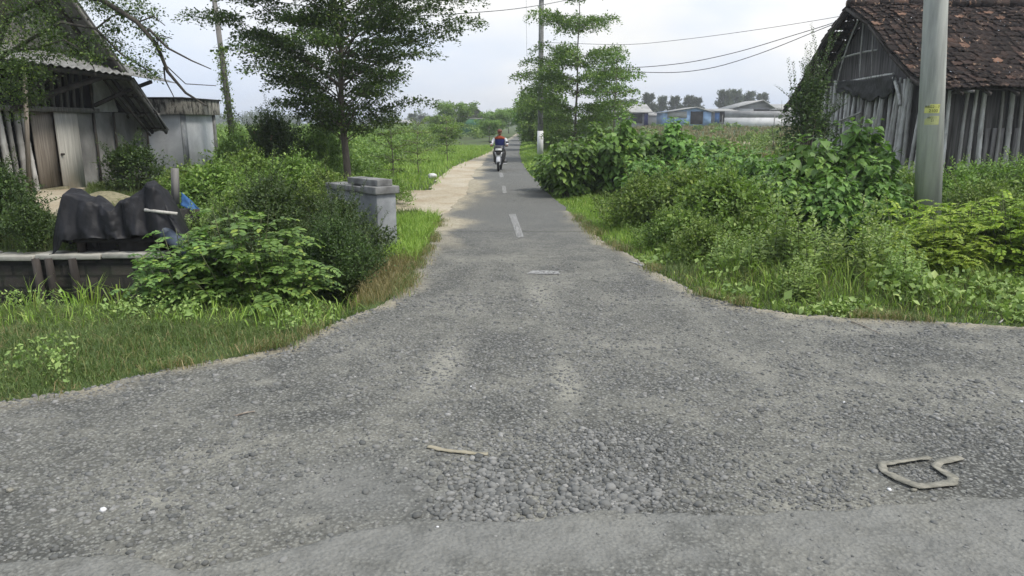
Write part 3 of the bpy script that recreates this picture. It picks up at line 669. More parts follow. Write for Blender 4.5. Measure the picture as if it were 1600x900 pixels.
def g_layer_tree(H, tiers, tr, leaf, dens, lean=(0, 0), z0=1.2, thick=.16, lenvar=(.62, 1.12), pads=0, droop=.12, rise=1.8, padr=(.34, .13)):
    """umbrella-layered street tree: tiers = [(z, radius, branches, upturn)]"""
    tk = MB(); cr = MB()
    zz = np.linspace(0, H, 14); c = np.stack([lean[0] * (zz / H) + .03 * np.sin(zz * 2.1), lean[1] * (zz / H) + .03 * np.cos(zz * 1.7), zz], 1)
    rad = tr * (1 - (zz / H) ** .8 * .88); rad[0] *= 1.35; tk.tube(c, rad, 9)
    P = []; D = []
    for (z, r, nb, upt) in tiers:
        a0 = rng.uniform(0, 6.283)
        for k in range(nb):
            a = a0 + k * 2 * math.pi / nb + rng.normal(0, .22); L = r * rng.uniform(*lenvar); zs = max(z - L * upt - rng.uniform(0, .15), z0)
            b = np.array([np.interp(zs, zz, c[:, 0]), np.interp(zs, zz, c[:, 1]), zs]); dr = np.array([math.cos(a), math.sin(a), 0])
            t = np.linspace(0, 1, 7)[:, None]; ze = z + rng.normal(0, .10) - zs
            br = b + dr * L * t + UP * ze * (1 - (1 - t) ** rise) + rv(7, .03) * t
            tk.tube(br, np.linspace(max(.012, tr * .22 * (L / 3) ** .5), .004, 7), 5, cap=False)
            if pads:
                npd = max(2, int(round(pads * (.55 + L * .45))))
                for j in range(npd):
                    u = .34 + .70 * (j + rng.uniform(.2, .9)) / npd; q = np.array([np.interp(u, t[:, 0], br[:, i]) for i in range(3)]); Rp = (padr[0] + padr[1] * L) * rng.uniform(.6, 1.25)
                    q = q + np.array([-dr[1], dr[0], 0]) * rng.normal(0, .3) * Rp + UP * rng.uniform(0, .08); m = int(dens * Rp * Rp * 3.2); an_ = rng.uniform(0, 6.283, m); rr_ = np.sqrt(rng.random(m)) * (.65 + .55 * vnoise(np.cos(an_) * 2 + j * 5 + k, np.sin(an_) * 2 + z * 9, 7))
                    o = np.stack([np.cos(an_) * rr_, np.sin(an_) * rr_, 0 * rr_], 1) * Rp; o[:, :2] += dr[:2] * (rr_ * .25 * Rp)[:, None]
                    P.append(q + o + UP * (rng.normal(0, thick * .5, m) - droop * 2.2 * rr_ ** 2 * Rp)[:, None]); D.append(o / Rp + rv(m, .6))
                    for w_ in range(4):
                        e_ = o[rng.integers(m)]; tk.tube([q - UP * .03, q + e_ * .9 - UP * .04], [.007, .003], 3, cap=False)
                continue
            # side twigs in the plane of the layer
            nt_ = max(4, int(L * 5.5))
            for j in range(nt_):
                u = rng.uniform(.18, 1); q = np.array([np.interp(u, t[:, 0], br[:, i]) for i in range(3)]); sa = a + rng.choice([-1, 1]) * rng.uniform(.35, 1.15)
                tl = L * .36 * (1.15 - u * .75) * rng.uniform(.6, 1.2) + .1; sd_ = np.array([math.cos(sa), math.sin(sa), rng.uniform(-.02, .16)])
                m = max(5, int(dens * tl)); s = rng.random(m) ** .8
                P.append(q + sd_ * tl * s[:, None] + rv(m, 1) * np.array([.075, .075, thick * .42]) - UP * (s[:, None] ** 2) * .10 * tl); D.append(sd_ * .8 + rv(m, .75) + UP * .15)
                if j % 2 == 0: tk.tube([q, q + sd_ * tl * .9], [.006, .003], 3, cap=False)
            m = int(dens * L * .5); s = rng.uniform(.25, 1.02, m)
            q = np.stack([np.interp(s, t[:, 0], br[:, i]) for i in range(3)], 1); P.append(q + rv(m, 1) * np.array([.09, .09, thick * .4])); D.append(dr * .6 + rv(m, .8))
    P = np.concatenate(P); D = np.concatenate(D); leaves(cr, T_SMALL, P, D, UP * 1.1 + rv(len(P), .45), leaf * rng.lognormal(0, .25, len(P)))
    return tk, cr
def plant(name, label, cat, gen, leafm, loc, rz=0, group=None, stem='stem', pn=('foliage', 'stems')):
    f, st = gen; t = thing(name, label, cat, loc, rz, group)
    f.build(pn[0], [M[leafm], M[stem]], t)
    if st is not None and st.n: st.build(pn[1], M[stem], t, smooth=True)
    return t
def place(u, Y, vb=300):                         # ground point at distance Y under pixel column u
    X = xat(u, Y, vb); return (X, Y, float(ground_z(X, Y)))
# ------------------------------------------------------------------ grass and scrub (nobody could count these)
def grow(mb, n, bb, poly, hfun, wd, lean, mi=0, jit=.10, keep=None, margin=.02):
    X = rng.uniform(bb[0], bb[1], n); Y = rng.uniform(bb[2], bb[3], n)
    jx = X + rng.normal(0, jit, n); jy = Y + rng.normal(0, jit, n)
    k = ~inpoly(jx, jy, POLY) & ~inpoly(jx, jy, DPOLY)
    if poly is not None: k &= inpoly(X, Y, poly)
    if keep is not None: k &= rng.random(n) < keep(X, Y)
    X, Y = X[k], Y[k]; H = hfun(X, Y) * rng.uniform(.45, 1.15, len(X)); z = ground_z(X, Y)
    if len(X): blades(mb, np.stack([X, Y, z - .01], 1), H, wd, lean, mi=mi)
def dens(X, Y): return .35 + .9 * sstep(.3, .55, fbm(X * 2.2, Y * 2.2, 61, 3))
def dedge(X, Y):                                 # distance from the road outline, roughly
    P = np.concatenate([Lw[:9], Rw[:9]]); d = np.full(X.shape, 9.)
    for i in range(0, len(X), 20000):
        s = slice(i, i + 20000); d[s] = np.sqrt(((X[s, None] - DE[None, :, 0]) ** 2 + (Y[s, None] - DE[None, :, 1]) ** 2).min(1))
    return d
def densify(P, st=.12):
    o = []
    for a, b in zip(P[:-1], P[1:]):
        n = max(2, int(np.linalg.norm(b - a) / st)); o.append(a + (b - a) * np.linspace(0, 1, n)[:, None])
    return np.concatenate(o)
DE = np.concatenate([densify(Lw[:10]), densify(np.concatenate([Rw[:10], ])), densify(np.array([(9, 6.4), Rw[0]]))])

gb = MB()
hl = lambda X, Y: np.minimum(.035 + .16 * dedge(X, Y), .15) * (.45 + 1.2 * fbm(X * 2.5, Y * 2.5, 66, 3)) + .10 * sstep(6.9, 7.6, Y) * fbm(X * 3, Y * 3, 67, 2)
LB = [(-9, -.5), (-3.6, 4.3)] + [tuple(p) for p in Lw[:6]] + [(-1.2, 7.55), (-9, 7.7)]
grow(gb, 170000, (-6.6, -1.0, 3.6, 7.75), LB, hl, .0058, 1.15, 0, .07, dens)
grow(gb, 1500, (-6.6, -1.6, 6.7, 7.9), LB, lambda X, Y: .18 + .25 * fbm(X * 2, Y, 5, 2), .010, 1.1, 1, .05)
grow(gb, 8000, (-6.6, -1.0, 3.6, 7.6), LB, lambda X, Y: hl(X, Y) * 1.1, .005, 1.25, 2, .10)
tag(gb.build('grass', [M['grass'], M['grassbright'], M['dry']]), kind='stuff')
gb = MB()
RB = [tuple(p) for p in Rw[::-1][-9:]] ; RB = [tuple(p) for p in Rw[:8]][::-1]
RBP = np.array(RB + [(9.5, 6.35), (9.5, 10.2), (2.3, 10.6), (1.6, 10.4)])
hr = lambda X, Y: np.minimum(.04 + .33 * dedge(X, Y), .36) * (.3 + 1.3 * fbm(X * 1.8, Y * 1.8, 68, 3)) * (1 - .35 * sstep(4.0, 5.0, X))
grow(gb, 100000, (1.2, 8.6, 6.2, 10.4), RBP, hr, .0075, 1.05, 0, .08, dens)
grow(gb, 17000, (1.2, 8.6, 6.2, 9.4), RBP, lambda X, Y: hr(X, Y) * 1.25, .013, .8, 1, .05, dens)
grow(gb, 7000, (1.2, 8.6, 6.2, 9.4), RBP, lambda X, Y: hr(X, Y) * 1.1, .005, 1.1, 2, .05)
tag(gb.build('grass', [M['grass'], M['grassbright'], M['dry']]), kind='stuff')
gb = MB()                                        # bright verges along the lane
kr = lambda X, Y: sstep(2.9, 1.2, X - edgeR(Y)) * (X > edgeR(Y))
hv = lambda X, Y: (.06 + .16 * sstep(.05, .9, np.minimum(np.abs(X - edgeR(Y)), np.abs(edgeL(Y) - X)))) * (.6 + .9 * fbm(X * 1.5, Y * 1.2, 70, 3))
grow(gb, 60000, (.2, 4.6, 10, 24), None, hv, .010, .85, 0, .07, kr)
grow(gb, 26000, (.2, 4.6, 24, 75), None, lambda X, Y: 1.2 * hv(X, Y) + .05, .03, .8, 0, .10, kr)
kl = lambda X, Y: sstep(-2.3, -1.4, X - edgeL(Y) + 1.2) * (X < edgeL(Y))
grow(gb, 30000, (-7.5, -.2, 18, 60), None, lambda X, Y: .16 + .2 * fbm(X, Y, 71, 3), .022, .8, 0, .2, lambda X, Y: sstep(-5.2, -3, X - edgeL(Y)))
VL = np.array([at(600, 400)[:2], at(618, 345)[:2], at(676, 336)[:2], at(688, 345)[:2], at(672, 378)[:2], at(650, 410)[:2]])
grow(gb, 16000, (-2.6, -.8, 9.2, 14.8), VL, lambda X, Y: .12 + .30 * fbm(X * 2, Y * 2, 72, 3), .010, .85, 0, .04)
grow(gb, 9000, (-2.4, -.9, 7.4, 11.2), np.array([at(545, 485)[:2], at(592, 395)[:2], at(655, 385)[:2], at(640, 430)[:2], at(625, 455)[:2]]), lambda X, Y: .10 + .16 * fbm(X * 2, Y * 2, 73, 3), .007, 1.0, 1, .05)
tag(gb.build('grass', [M['grassbright'], M['dry']]), kind='stuff')
gb = MB()                                        # yard and waste ground on the left, field on the right
ky = lambda X, Y: ~inpoly(X, Y, YP) * 1.0
grow(gb, 60000, (-14, -1.9, 10.15, 20), None, lambda X, Y: .10 + .22 * fbm(X * 1.2, Y * 1.2, 74, 3), .014, .85, 0, .05, ky)
grow(gb, 26000, (1.9, 16, 11, 22), None, lambda X, Y: .2 + .4 * fbm(X, Y, 75, 3), .02, .8, 0, .08, lambda X, Y: (X > edgeR(Y) + 1.1) * 1.0)
grow(gb, 30000, (8, 70, 40, 125), None, lambda X, Y: .25 + .5 * fbm(X * .1, Y * .06, 76, 3), .12, .8, 1, .1)
grow(gb, 12000, (8, 70, 40, 125), None, lambda X, Y: .25 + .4 * fbm(X * .1, Y * .06, 76, 3), .12, .8, 0, .1)
tag(gb.build('grass', [M['grass'], M['dry']]), kind='stuff')

fg = MB(); n = 26000; q = DE[rng.integers(0, len(DE), n)] + rng.normal(0, 1, (n, 2)) * np.array([.075, .06]); k = (q[:, 0] > -5) & (q[:, 0] < 8.5) & (rng.random(n) < sstep(.38, .6, fbm(q[:, 0] * 2.5, q[:, 1] * 2.5, 84, 3))); q = q[k]
for mi_, sl_ in ((0, slice(0, None, 2)), (1, slice(1, None, 2))): blades(fg, np.c_[q[sl_], np.full(len(q[sl_]), -.012)], rng.uniform(.04, .13, len(q[sl_])), .006, 1.25, mi=mi_)
tag(fg.build('grass', [M['grass'], M['dry']]), kind='stuff')
def scrub(name, n, region, hmin, hmax, mat, keep, cl=14, per=26, big=1.0):
    f = MB(); X = rng.uniform(region[0], region[1], n); Y = region[2] * (region[3] / region[2]) ** rng.random(n)
    k = keep(X, Y); X, Y = X[k], Y[k]; n = len(X); h = rng.uniform(hmin, hmax, n) * (.65 + .7 * fbm(X * .15, Y * .1, 81, 3)); r = h * rng.uniform(.55, .95, n)
    K = n * cl; b = np.repeat(np.arange(n), cl); d = dome(K, .8); rr = rng.random(K) ** .4
    C = np.stack([X[b] + d[:, 0] * r[b] * rr, Y[b] + d[:, 1] * r[b] * rr, ground_z(X, Y)[b] + d[:, 2] * h[b] * rr * .9 + .05], 1)
    c = np.repeat(np.arange(K), per); o = nrm(rv(K * per)) * (rng.random((K * per, 1)) ** .4); o[:, 2] *= .7
    P = C[c] + o * (h[b][c] * .3)[:, None]; ls = (.045 + .0021 * P[:, 1]) * big
    leaves(f, T_SMALL, P, o + rv(len(P), .6), UP + o * .5 + rv(len(P), .45), ls * rng.lognormal(0, .25, len(P)))
    return tag(f.build(name, M[mat]), kind='stuff')
scrub('scrub', 330, (-24, -2.5, 21, 58), .9, 1.75, 'scrub', lambda X, Y: (X < edgeL(Y) - 3.3 - .03 * Y) & (X > -.5 * Y + 2), 16, 34)
scrub('scrub', 420, (-75, -1.5, 40, 170), .95, 1.8, 'scrub', lambda X, Y: (X < edgeL(Y) - 2.9 - .01 * Y) & (X > -.62 * Y - 2))
scrub('scrub', 110, (-12, -2.2, 17, 27), .4, .95, 'scrub', lambda X, Y: (X < edgeL(Y) - 3.2) & ~((X < -8.6) & (Y < 24)), 12, 40, .9)
scrub('scrub', 100, (2, 30, 24, 70), .6, 1.25, 'scrub', lambda X, Y: (X > edgeR(Y) + 1.9))
scrub('scrub', 60, (12, 60, 80, 118), .3, .7, 'scrub', lambda X, Y: X > 12, 10, 16)
scrub('scrub', 46, (2.4, 12, 10.6, 16), .35, .6, 'dense', lambda X, Y: (X > edgeR(Y) + 1.3) & (X < .8 * Y), 14, 70, .75)
f = MB(); n = 26000; X = rng.uniform(1.3, 8.6, n); Y = rng.uniform(6.6, 10.6, n); hh = hr(X, Y) * 1.0; k = inpoly(X, Y, RBP) & ~inpoly(X, Y, POLY) & (rng.random(n) < sstep(.40, .60, fbm(X * 1.4, Y * 1.4, 82, 3))); X, Y, hh = X[k], Y[k], hh[k]; n = len(X)
leaves(f, T_SMALL, np.stack([X, Y, ground_z(X, Y) + hh * rng.random(n) ** .6 + .02], 1), rv(n) + UP * .1, UP + rv(n, .5), .06 * rng.lognormal(0, .35, n)); tag(f.build('undergrowth', M['weed']), kind='stuff')
f = MB(); n = 26000; X = rng.uniform(-6.4, -1.2, n); Y = rng.uniform(4.6, 7.7, n); hh = hl(X, Y); k = inpoly(X, Y, np.array(LB)) & ~inpoly(X, Y, POLY) & (rng.random(n) < sstep(.47, .62, fbm(X * 1.6, Y * 1.6, 83, 3))); X, Y, hh = X[k], Y[k], hh[k]; n = len(X)
leaves(f, T_SMALL, np.stack([X, Y, ground_z(X, Y) + hh * 1.5 * rng.random(n) ** .6 + .02], 1), rv(n) + UP * .1, UP + rv(n, .5), .03 * rng.lognormal(0, .4, n)); tag(f.build('undergrowth', M['weed']), kind='stuff')
def far_wood(n, x0, x1, y0, y1, hmin, hmax):
    f = MB(); X = rng.uniform(x0, x1, n); Y = rng.uniform(y0, y1, n); h = rng.uniform(hmin, hmax, n)
    K = 20; c = np.repeat(np.arange(n), K * 16); d = dome(n * K, .8); ci = np.repeat(np.arange(n * K), 16); o = nrm(rv(len(ci))) * rng.random((len(ci), 1)) ** .4
    P = np.stack([X[c] + d[ci, 0] * h[c] * .55, Y[c] + d[ci, 1] * h[c] * .5, d[ci, 2] * h[c] * .85], 1) + o * (h[c] * .24)[:, None]
    leaves(f, T_SMALL, P, o + rv(len(P), .6), UP + rv(len(P), .5), .16 * h[c] * rng.lognormal(0, .25, len(P)))
    return tag(f.build('far_trees', M['dense']), kind='stuff')
far_wood(110, -330, -30, 330, 520, 4, 8.5)
far_wood(60, 20, 330, 330, 520, 4, 7)

# ------------------------------------------------------------------ single shrubs and plants, right of the lane
broadA = plant('large_leaf_shrub', 'broad leaf shrub with drooping leaves closest to the lane edge on the right', 'shrub', g_broad(2.0, 1.75, 46, .17), 'broad', place(897, 19.3), group='large leaved shrubs right of the lane')
broadB = plant('large_leaf_shrub', 'tallest broad leaf shrub, its tip rising in front of the grey roofed shed', 'shrub', g_broad(1.9, 2.15, 46, .18), 'broad', place(968, 19.2), group='large leaved shrubs right of the lane')
broadC = plant('large_leaf_shrub', 'big near broad leaf shrub with large hanging leaves before the bamboo house', 'shrub', g_broad(2.0, 1.75, 54, .17), 'broad', place(1262, 12.8), group='large leaved shrubs right of the lane')
gr_ = 'large leaved shrubs right of the lane'
for src, u, Y, s, lab in (
    (broadB, 932, 20.5, .90, 'broad leaf shrub second from the lane, under the layered tree'),
    (broadA, 1012, 20.2, 1.12, 'broad leaf shrub just left of the blue shed in the background'),
    (broadB, 1052, 20.0, .96, 'broad leaf shrub standing in front of the light blue shed wall'),
    (broadA, 1100, 20.6, .98, 'broad leaf shrub at the right end of the far row, below the field'),
    (broadC, 1142, 17.5, .84, 'low broad leaf shrub in the dip of the row, open field behind it'),
    (broadA, 1187, 15.5, .86, 'broad leaf shrub left of the big near one, dark gap beneath it'),
    (broadB, 1330, 12.9, .92, 'broad leaf shrub pressed against the bamboo gable, right end of the row'),
    (broadA, 1222, 12.0, .68, 'lower broad leaf shrub in front of the row with hanging dark leaves'),
    (broadC, 1305, 11.7, .66, 'shaded broad leaf shrub behind the tall pale weeds'),
    (broadC, 1352, 12.3, .8, 'broad leaf shrub left of the concrete pole, close to the bamboo wall'),
    (broadC, 868, 20.8, .78, 'small broad leaf shrub overhanging the lane verge by the layered tree'),
    (broadC, 1085, 16.3, .8, 'broad leaf shrub rising behind the creeper tangle'),
    (broadA, 1010, 17.3, .72, 'low broad leaf shrub at the inner corner of the bright verge')):
    dup(src, place(u, Y), rng.uniform(0, 6.28), s, lab, gr_)
viA = plant('creeper_tangle', 'yellow green creeper tangle at the edge of the bright verge', 'shrub', g_dense(1.8, 1.5, .85, 130, 62, .055, clump=.18), 'scrub', place(1012, 13.6), group='creeper tangles right of the lane')
for u, Y, s, lab in ((1070, 12.9, 1.15, 'creeper tangle with dry brown tips below the broad leaf row'), (1128, 11.6, 1.2, 'darker creeper tangle between verge and tall weeds'), (1178, 11.0, 1.0, 'creeper tangle in the shade under the near broad leaf shrub'),
                   (1050, 11.3, .62, 'small creeper tangle by the dark drain mouth'), (1105, 10.2, .6, 'little creeper tangle closest to the road curve')):
    dup(viA, place(u, Y), rng.uniform(0, 6), s, lab, 'creeper tangles right of the lane')
leu = plant('feathery_shrub', 'bright yellow green feathery shrub in front of the concrete pole', 'shrub', g_frond(1.8, 1.36, 60, 10, 12, .058, .32), 'lime', place(1455, 9.9), group='bright feathery shrubs')
for u, Y, s, lab in ((1535, 9.6, 1.0, 'bright feathery shrub right of the pole, below the bamboo front wall'), (1606, 9.2, .98, 'bright feathery shrub cut by the right edge of the picture'), (1480, 8.9, .68, 'low feathery shrub behind the grassy roadside corner'), (1432, 10.9, 1.12, 'bright feathery shrub left of the concrete pole foot'), (1640, 10.2, 1.1, 'feathery shrub behind the one at the right edge')):
    dup(leu, place(u, Y), rng.uniform(0, 6), s, lab, 'bright feathery shrubs')
lowb = plant('low_shrub', 'low mid green shrub under the bamboo front wall beside the pole', 'shrub', g_dense(2.2, 1.6, 1.05, 110, 46, .06, clump=.18), 'scrub', place(1500, 14.2), group='low shrubs under the bamboo house')
for u, Y, s, lab in ((1575, 14.0, 1.05, 'low shrub with pale flowers under the bamboo front wall, far right'), (1408, 14.6, .9, 'low dark shrub left of the pole against the bamboo gable'), (1640, 13.6, 1.1, 'low shrub at the right end of the bamboo front wall'), (1545, 12.2, .8, 'low shrub in front of the bamboo wall, behind the bright feathery ones')):
    dup(lowb, place(u, Y), rng.uniform(0, 6), s, lab, 'low shrubs under the bamboo house')
wd1 = plant('tall_weed', 'tallest pale weed spike before the dark gap in the shrubs', 'weed', g_weed(1.25, .40, 9, .135), 'weed', place(1240, 8.9), group='tall weeds on the right bank')
wd2 = plant('tall_weed', 'weed clump with three spikes right of the tallest one', 'weed', g_weed(1.0, .6, 15, .12), 'weed', place(1278, 8.7), group='tall weeds on the right bank')
for src, u, Y, s, lab in ((wd1, 1375, 9.0, .88, 'tall weed left of the bright feathery shrub'), (wd2, 1340, 8.5, .85, 'bushy weed clump at the middle of the right bank'), (wd2, 1205, 8.9, .8, 'weed clump left of the tallest spike'), (wd1, 1312, 9.1, .68, 'slender weed between two bushy clumps'),
                       (wd2, 1400, 8.6, .9, 'leafy weed clump at the foot of the bright feathery shrub'), (wd2, 1150, 9.2, .7, 'short weed clump at the left end of the right bank'), (wd2, 1440, 8.0, .65, 'short weed clump above the roadside grass'), (wd2, 1255, 8.0, .6, 'low weed clump in the tall grass of the right bank')):
    dup(src, place(u, Y), rng.uniform(0, 6), s, lab, 'tall weeds on the right bank')
plant('small_dark_tree', 'dark bushy small tree at the back corner of the bamboo gable', 'tree', g_dense(1.5, 1.3, 2.9, 90, 85, .07, low=.1, clump=.10), 'dense', place(1254, 19.6), stem='bark', pn=('crown', 'trunk'))
plant('wispy_sapling', 'thin wispy sapling with sparse feathery twigs left of the bamboo house', 'tree', g_frond(1.1, 3.0, 7, 7, 9, .045, .36), 'treelight', place(1224, 20.2), stem='bark', pn=('crown', 'trunk'))
for i, (u, v) in enumerate(((1168, 500), (1392, 430))): pass

# ------------------------------------------------------------------ left of the lane
dnA = plant('dense_shrub', 'large dark small leaved shrub crowding the concrete parapet', 'shrub', g_dense(2.0, 1.6, 1.2, 190, 75, .045, clump=.15), 'dense', place(478, 9.6), group='dark shrubs by the parapet')
for u, Y, s, lab in ((528, 9.85, .72, 'dark shrub hiding the left face of the concrete parapet'), (415, 10.3, .85, 'dark shrub at the left end of the parapet row, behind the compound leaved one'), (520, 8.9, .6, 'low dark shrub overhanging the ditch mouth')):
    dup(dnA, place(u, Y)[:2] + (-.05,), rng.uniform(0, 6), s, lab, 'dark shrubs by the parapet')
cpA = plant('compound_leaf_shrub', 'bright compound leaved shrub growing out of the ditch in the foreground', 'shrub', g_frond(1.6, 1.42, 30, 8, 7, .095, .34), 'compound', place(372, 7.95)[:2] + (-.22,), group='compound leaved shrubs at the ditch')
for u, Y, s, lab in ((285, 7.9, .8, 'compound leaved shrub left of the bright one, before the stone wall'), (425, 7.7, .72, 'lower compound leaved shrub right of the bright one')):
    dup(cpA, place(u, Y)[:2] + (-.2,), rng.uniform(0, 6), s, lab, 'compound leaved shrubs at the ditch')
scA = plant('leafy_shrub', 'yellow green leafy shrub between tarpaulin and tree trunk', 'shrub', g_dense(2.2, 1.8, .95, 130, 60, .06, clump=.18), 'scrub', place(455, 14.8), group='leafy shrubs behind the parapet')
for u, Y, s, lab in ((330, 13.2, .95, 'leafy shrub right of the old post at the tarpaulin'), (390, 15.5, 1.05, 'leafy shrub below the vine covered pole'), (515, 14.2, .9, 'leafy shrub in front of the tree trunk'), (365, 11.8, .7, 'low leafy shrub with the blue plastic on it'), (290, 14.5, .8, 'leafy shrub at the foot of the concrete outbuilding'), (575, 16.8, .75, 'low leafy shrub just right of the tree trunk'), (610, 17.6, .62, 'small leafy shrub at the edge of the dirt patch')):
    dup(scA, place(u, Y), rng.uniform(0, 6), s, lab, 'leafy shrubs behind the parapet')
redA = plant('flowering_shrub', 'tall dark shrub with dull red flower heads right of the leaning pole', 'shrub', g_dense(2.3, 2.0, 1.95, 150, 56, .075, clump=.15), 'dense', place(432, 21.5))
fl = MB(); n = 60; d = dome(n, 1); leaves(fl, T_SMALL, d * np.array([1.05, .95, 1.9]) * rng.uniform(.9, 1.02, (n, 1)), rv(n) + UP, UP + rv(n, .5), .11)
M['flower'] = leaf_mat('dull_red_flowers', (.14, .07, .06), (.2, .1, .09), (.28, .16, .13)); tag(fl.build('flowers', M['flower'], redA), kind='stuff')
dup(scA, place(505, 22), 1, (1.0, 1.0, 1.7), 'upright yellow green shrub right of the red flowered one', 'leafy shrubs behind the parapet')
dup(scA, place(375, 23), 2, (.8, .8, 1.35), 'yellow green shrub between outbuilding and red flowered shrub', 'leafy shrubs behind the parapet')
plant('wall_shrub', 'dark shrub growing against the tarpaulin wall of the left house', 'shrub', g_dense(1.9, 1.2, 1.0, 90, 56, .06, clump=.18), 'dense', place(208, 17.0))
edA = plant('ditch_shrub', 'dark shrub at the left picture edge on the stone ditch wall', 'shrub', g_dense(1.6, 1.3, .95, 120, 60, .05, clump=.17), 'dense', place(-8, 10.9), group='shrubs at the left edge')
dup(edA, place(38, 10.3), 2, .62, 'low dark shrub spilling over the left end of the ditch wall', 'shrubs at the left edge')
dup(edA, place(-30, 12.5), 4, 1.1, 'shrub at the left edge in front of the bamboo wall', 'shrubs at the left edge')
for k, (u, Y, h, lab) in enumerate(((120, 7.65, .42, 'arching grass tuft before the dark ditch'), (95, 7.6, .36, 'small grass tuft left of the arching one'), (165, 7.7, .38, 'grass tuft with bent tips right of the arching one'), (25, 7.5, .45, 'tall grass tuft at the left picture edge'), (230, 7.6, .34, 'grass tuft by the compound leaved shrub'))):
    x_, y_, z_ = place(u, Y); tag(g_tuft(h, .07, 26, .014, 1.1).build('grass_tuft', M['grassbright'], loc=(x_, y_, -.06)), lab, 'grass', 'arching grass tufts')

for u, Y, s_, lab in ((188, 10.4, .62, 'low weed clump at the foot of the old cart'), (245, 10.3, .66, 'weed clump below the lower pipe'), (128, 10.4, .6, 'weed clump at the left corner of the black tarpaulin'), (298, 10.5, .62, 'tall weed clump right of the black tarpaulin'), (318, 11.2, .7, 'weed clump beside the strip of blue sheet')):
    dup(wd2, place(u, Y), rng.uniform(0, 6), s_, lab, 'weeds around the old cart')
# ------------------------------------------------------------------ trees
def tree(name, label, loc, gen, leafm, bark='bark', rz=0, group=None):
    tk, cr = gen; t = thing(name, label, 'tree', loc, rz, group); tk.build('trunk', M[bark], t, smooth=True); cr.build('crown', M[leafm], t); return t
TT = [(2.0, 1.1, 7, .6), (2.55, 1.75, 8, .55), (3.1, 2.1, 8, .52), (3.75, 2.5, 9, .5), (4.4, 2.8, 9, .48), (5.05, 3.15, 9, .46), (5.7, 3.6, 10, .42), (6.4, 3.4, 9, .4), (7.1, 2.6, 8, .4), (7.8, 1.5, 6, .4)]
tree('layered_tree', 'large dark layered tree with a bare trunk behind the concrete parapet', place(543, 19.5), g_layer_tree(8.1, TT, .11, .07, 350, (-.1, .1), 1.4, thick=.12, lenvar=(.6, 1.12), pads=2.7, droop=.10, rise=1.35, padr=(.30, .10)), 'tree')
mt = tree('layered_tree', 'tall layered tree with clear tiers beside the middle pole', place(897, 37), g_layer_tree(8.3, [(8.0, .95, 6, .1), (6.85, 2.15, 8, .16), (6.5, 1.2, 5, .1), (5.35, 2.5, 8, .16), (4.85, 2.2, 7, .1), (4.3, 2.7, 8, .14), (3.6, 2.9, 8, .1), (2.85, 2.5, 8, .1), (2.1, 2.0, 7, .08), (1.4, 1.5, 7, .05)], .085, .105, 190, (.1, 0), .6, thick=.16, lenvar=(.5, 1.15), pads=1.7, droop=.28, padr=(.38, .12)), 'treelight')
sm = tree('layered_tree', 'slim layered tree with thin straight trunk right of the tall one', place(956, 34), g_layer_tree(4.7, [(4.6, .35, 4, .1), (3.95, .9, 6, .1), (3.4, 1.2, 6, .1), (2.8, 1.1, 6, .1), (2.3, .7, 5, .1)], .05, .10, 190, (.05, 0), .6, thick=.12, pads=1.6, droop=.2, padr=(.25, .1)), 'treelight')
rt = tree('roadside_tree', 'bushy layered tree over the verge left of the middle pole', place(846, 51), g_layer_tree(4.4, [(4.3, .6, 5, .1), (3.7, 1.3, 7, .1), (3.2, 1.7, 8, .1), (2.7, 2.0, 8, .1), (2.2, 2.1, 8, .1), (1.7, 2.0, 8, .1), (1.2, 1.9, 8, .1), (.8, 1.6, 8, .1)], .07, .15, 52, (0, 0), .3, thick=.35), 'treelight', group='roadside trees on the right verge')
for u, Y, s, lab in ((838, 62, 1.05, 'bushy roadside tree second in the row along the right verge'), (832, 76, 1.05, 'third roadside tree in the row on the right verge, far along the lane'), (828, 95, 1.1, 'farthest roadside tree on the right verge near the bend'), (868, 45, .62, 'roadside tree directly behind the middle pole'), (928, 42, .6, 'roadside tree between the tall layered tree and the slim one')):
    dup(rt, place(u, Y), rng.uniform(0, 6), s, lab, 'roadside trees on the right verge')
um = tree('umbrella_tree', 'wide flat topped tree beside the green gabled hut', place(712, 92), g_layer_tree(4.1, [(4.0, 2.6, 8, .25), (3.5, 2.9, 8, .25), (3.0, 2.4, 8, .2), (2.3, 1.8, 7, .2), (1.6, 1.6, 7, .1)], .1, .2, 26, (0, 0), .5, thick=.3), 'scrub', group='flat topped trees along the left of the lane')
for u, Y, s, lab in ((778, 100, .78, 'flat topped tree right of the green gabled hut'), (795, 128, .95, 'farthest flat topped tree where the lane bends'), (690, 84, .62, 'smaller flat topped tree left of the wide one'), (765, 75, .5, 'low flat topped tree between hut and lane'), (700, 50, .42, 'small flat topped sapling in the scrub left of the lane')):
    dup(um, place(u, Y), rng.uniform(0, 6), s, lab, 'flat topped trees along the left of the lane')
sp = tree('sapling', 'thin layered sapling in the scrub right of the large tree', place(614, 21.8), g_layer_tree(2.0, [(1.95, .3, 4, .1), (1.65, .6, 6, .12), (1.3, .6, 6, .12), (.95, .6, 6, .1), (.6, .5, 5, .1)], .022, .06, 46, (0, 0), .3, thick=.12), 'scrub', group='saplings in the scrub')
for u, Y, s, lab in ((655, 28, 1.0, 'layered sapling halfway between large tree and lane'), (700, 36, 1.05, 'layered sapling close to the dirt verge behind the rider')):
    dup(sp, place(u, Y), rng.uniform(0, 6), s, lab, 'saplings in the scrub')
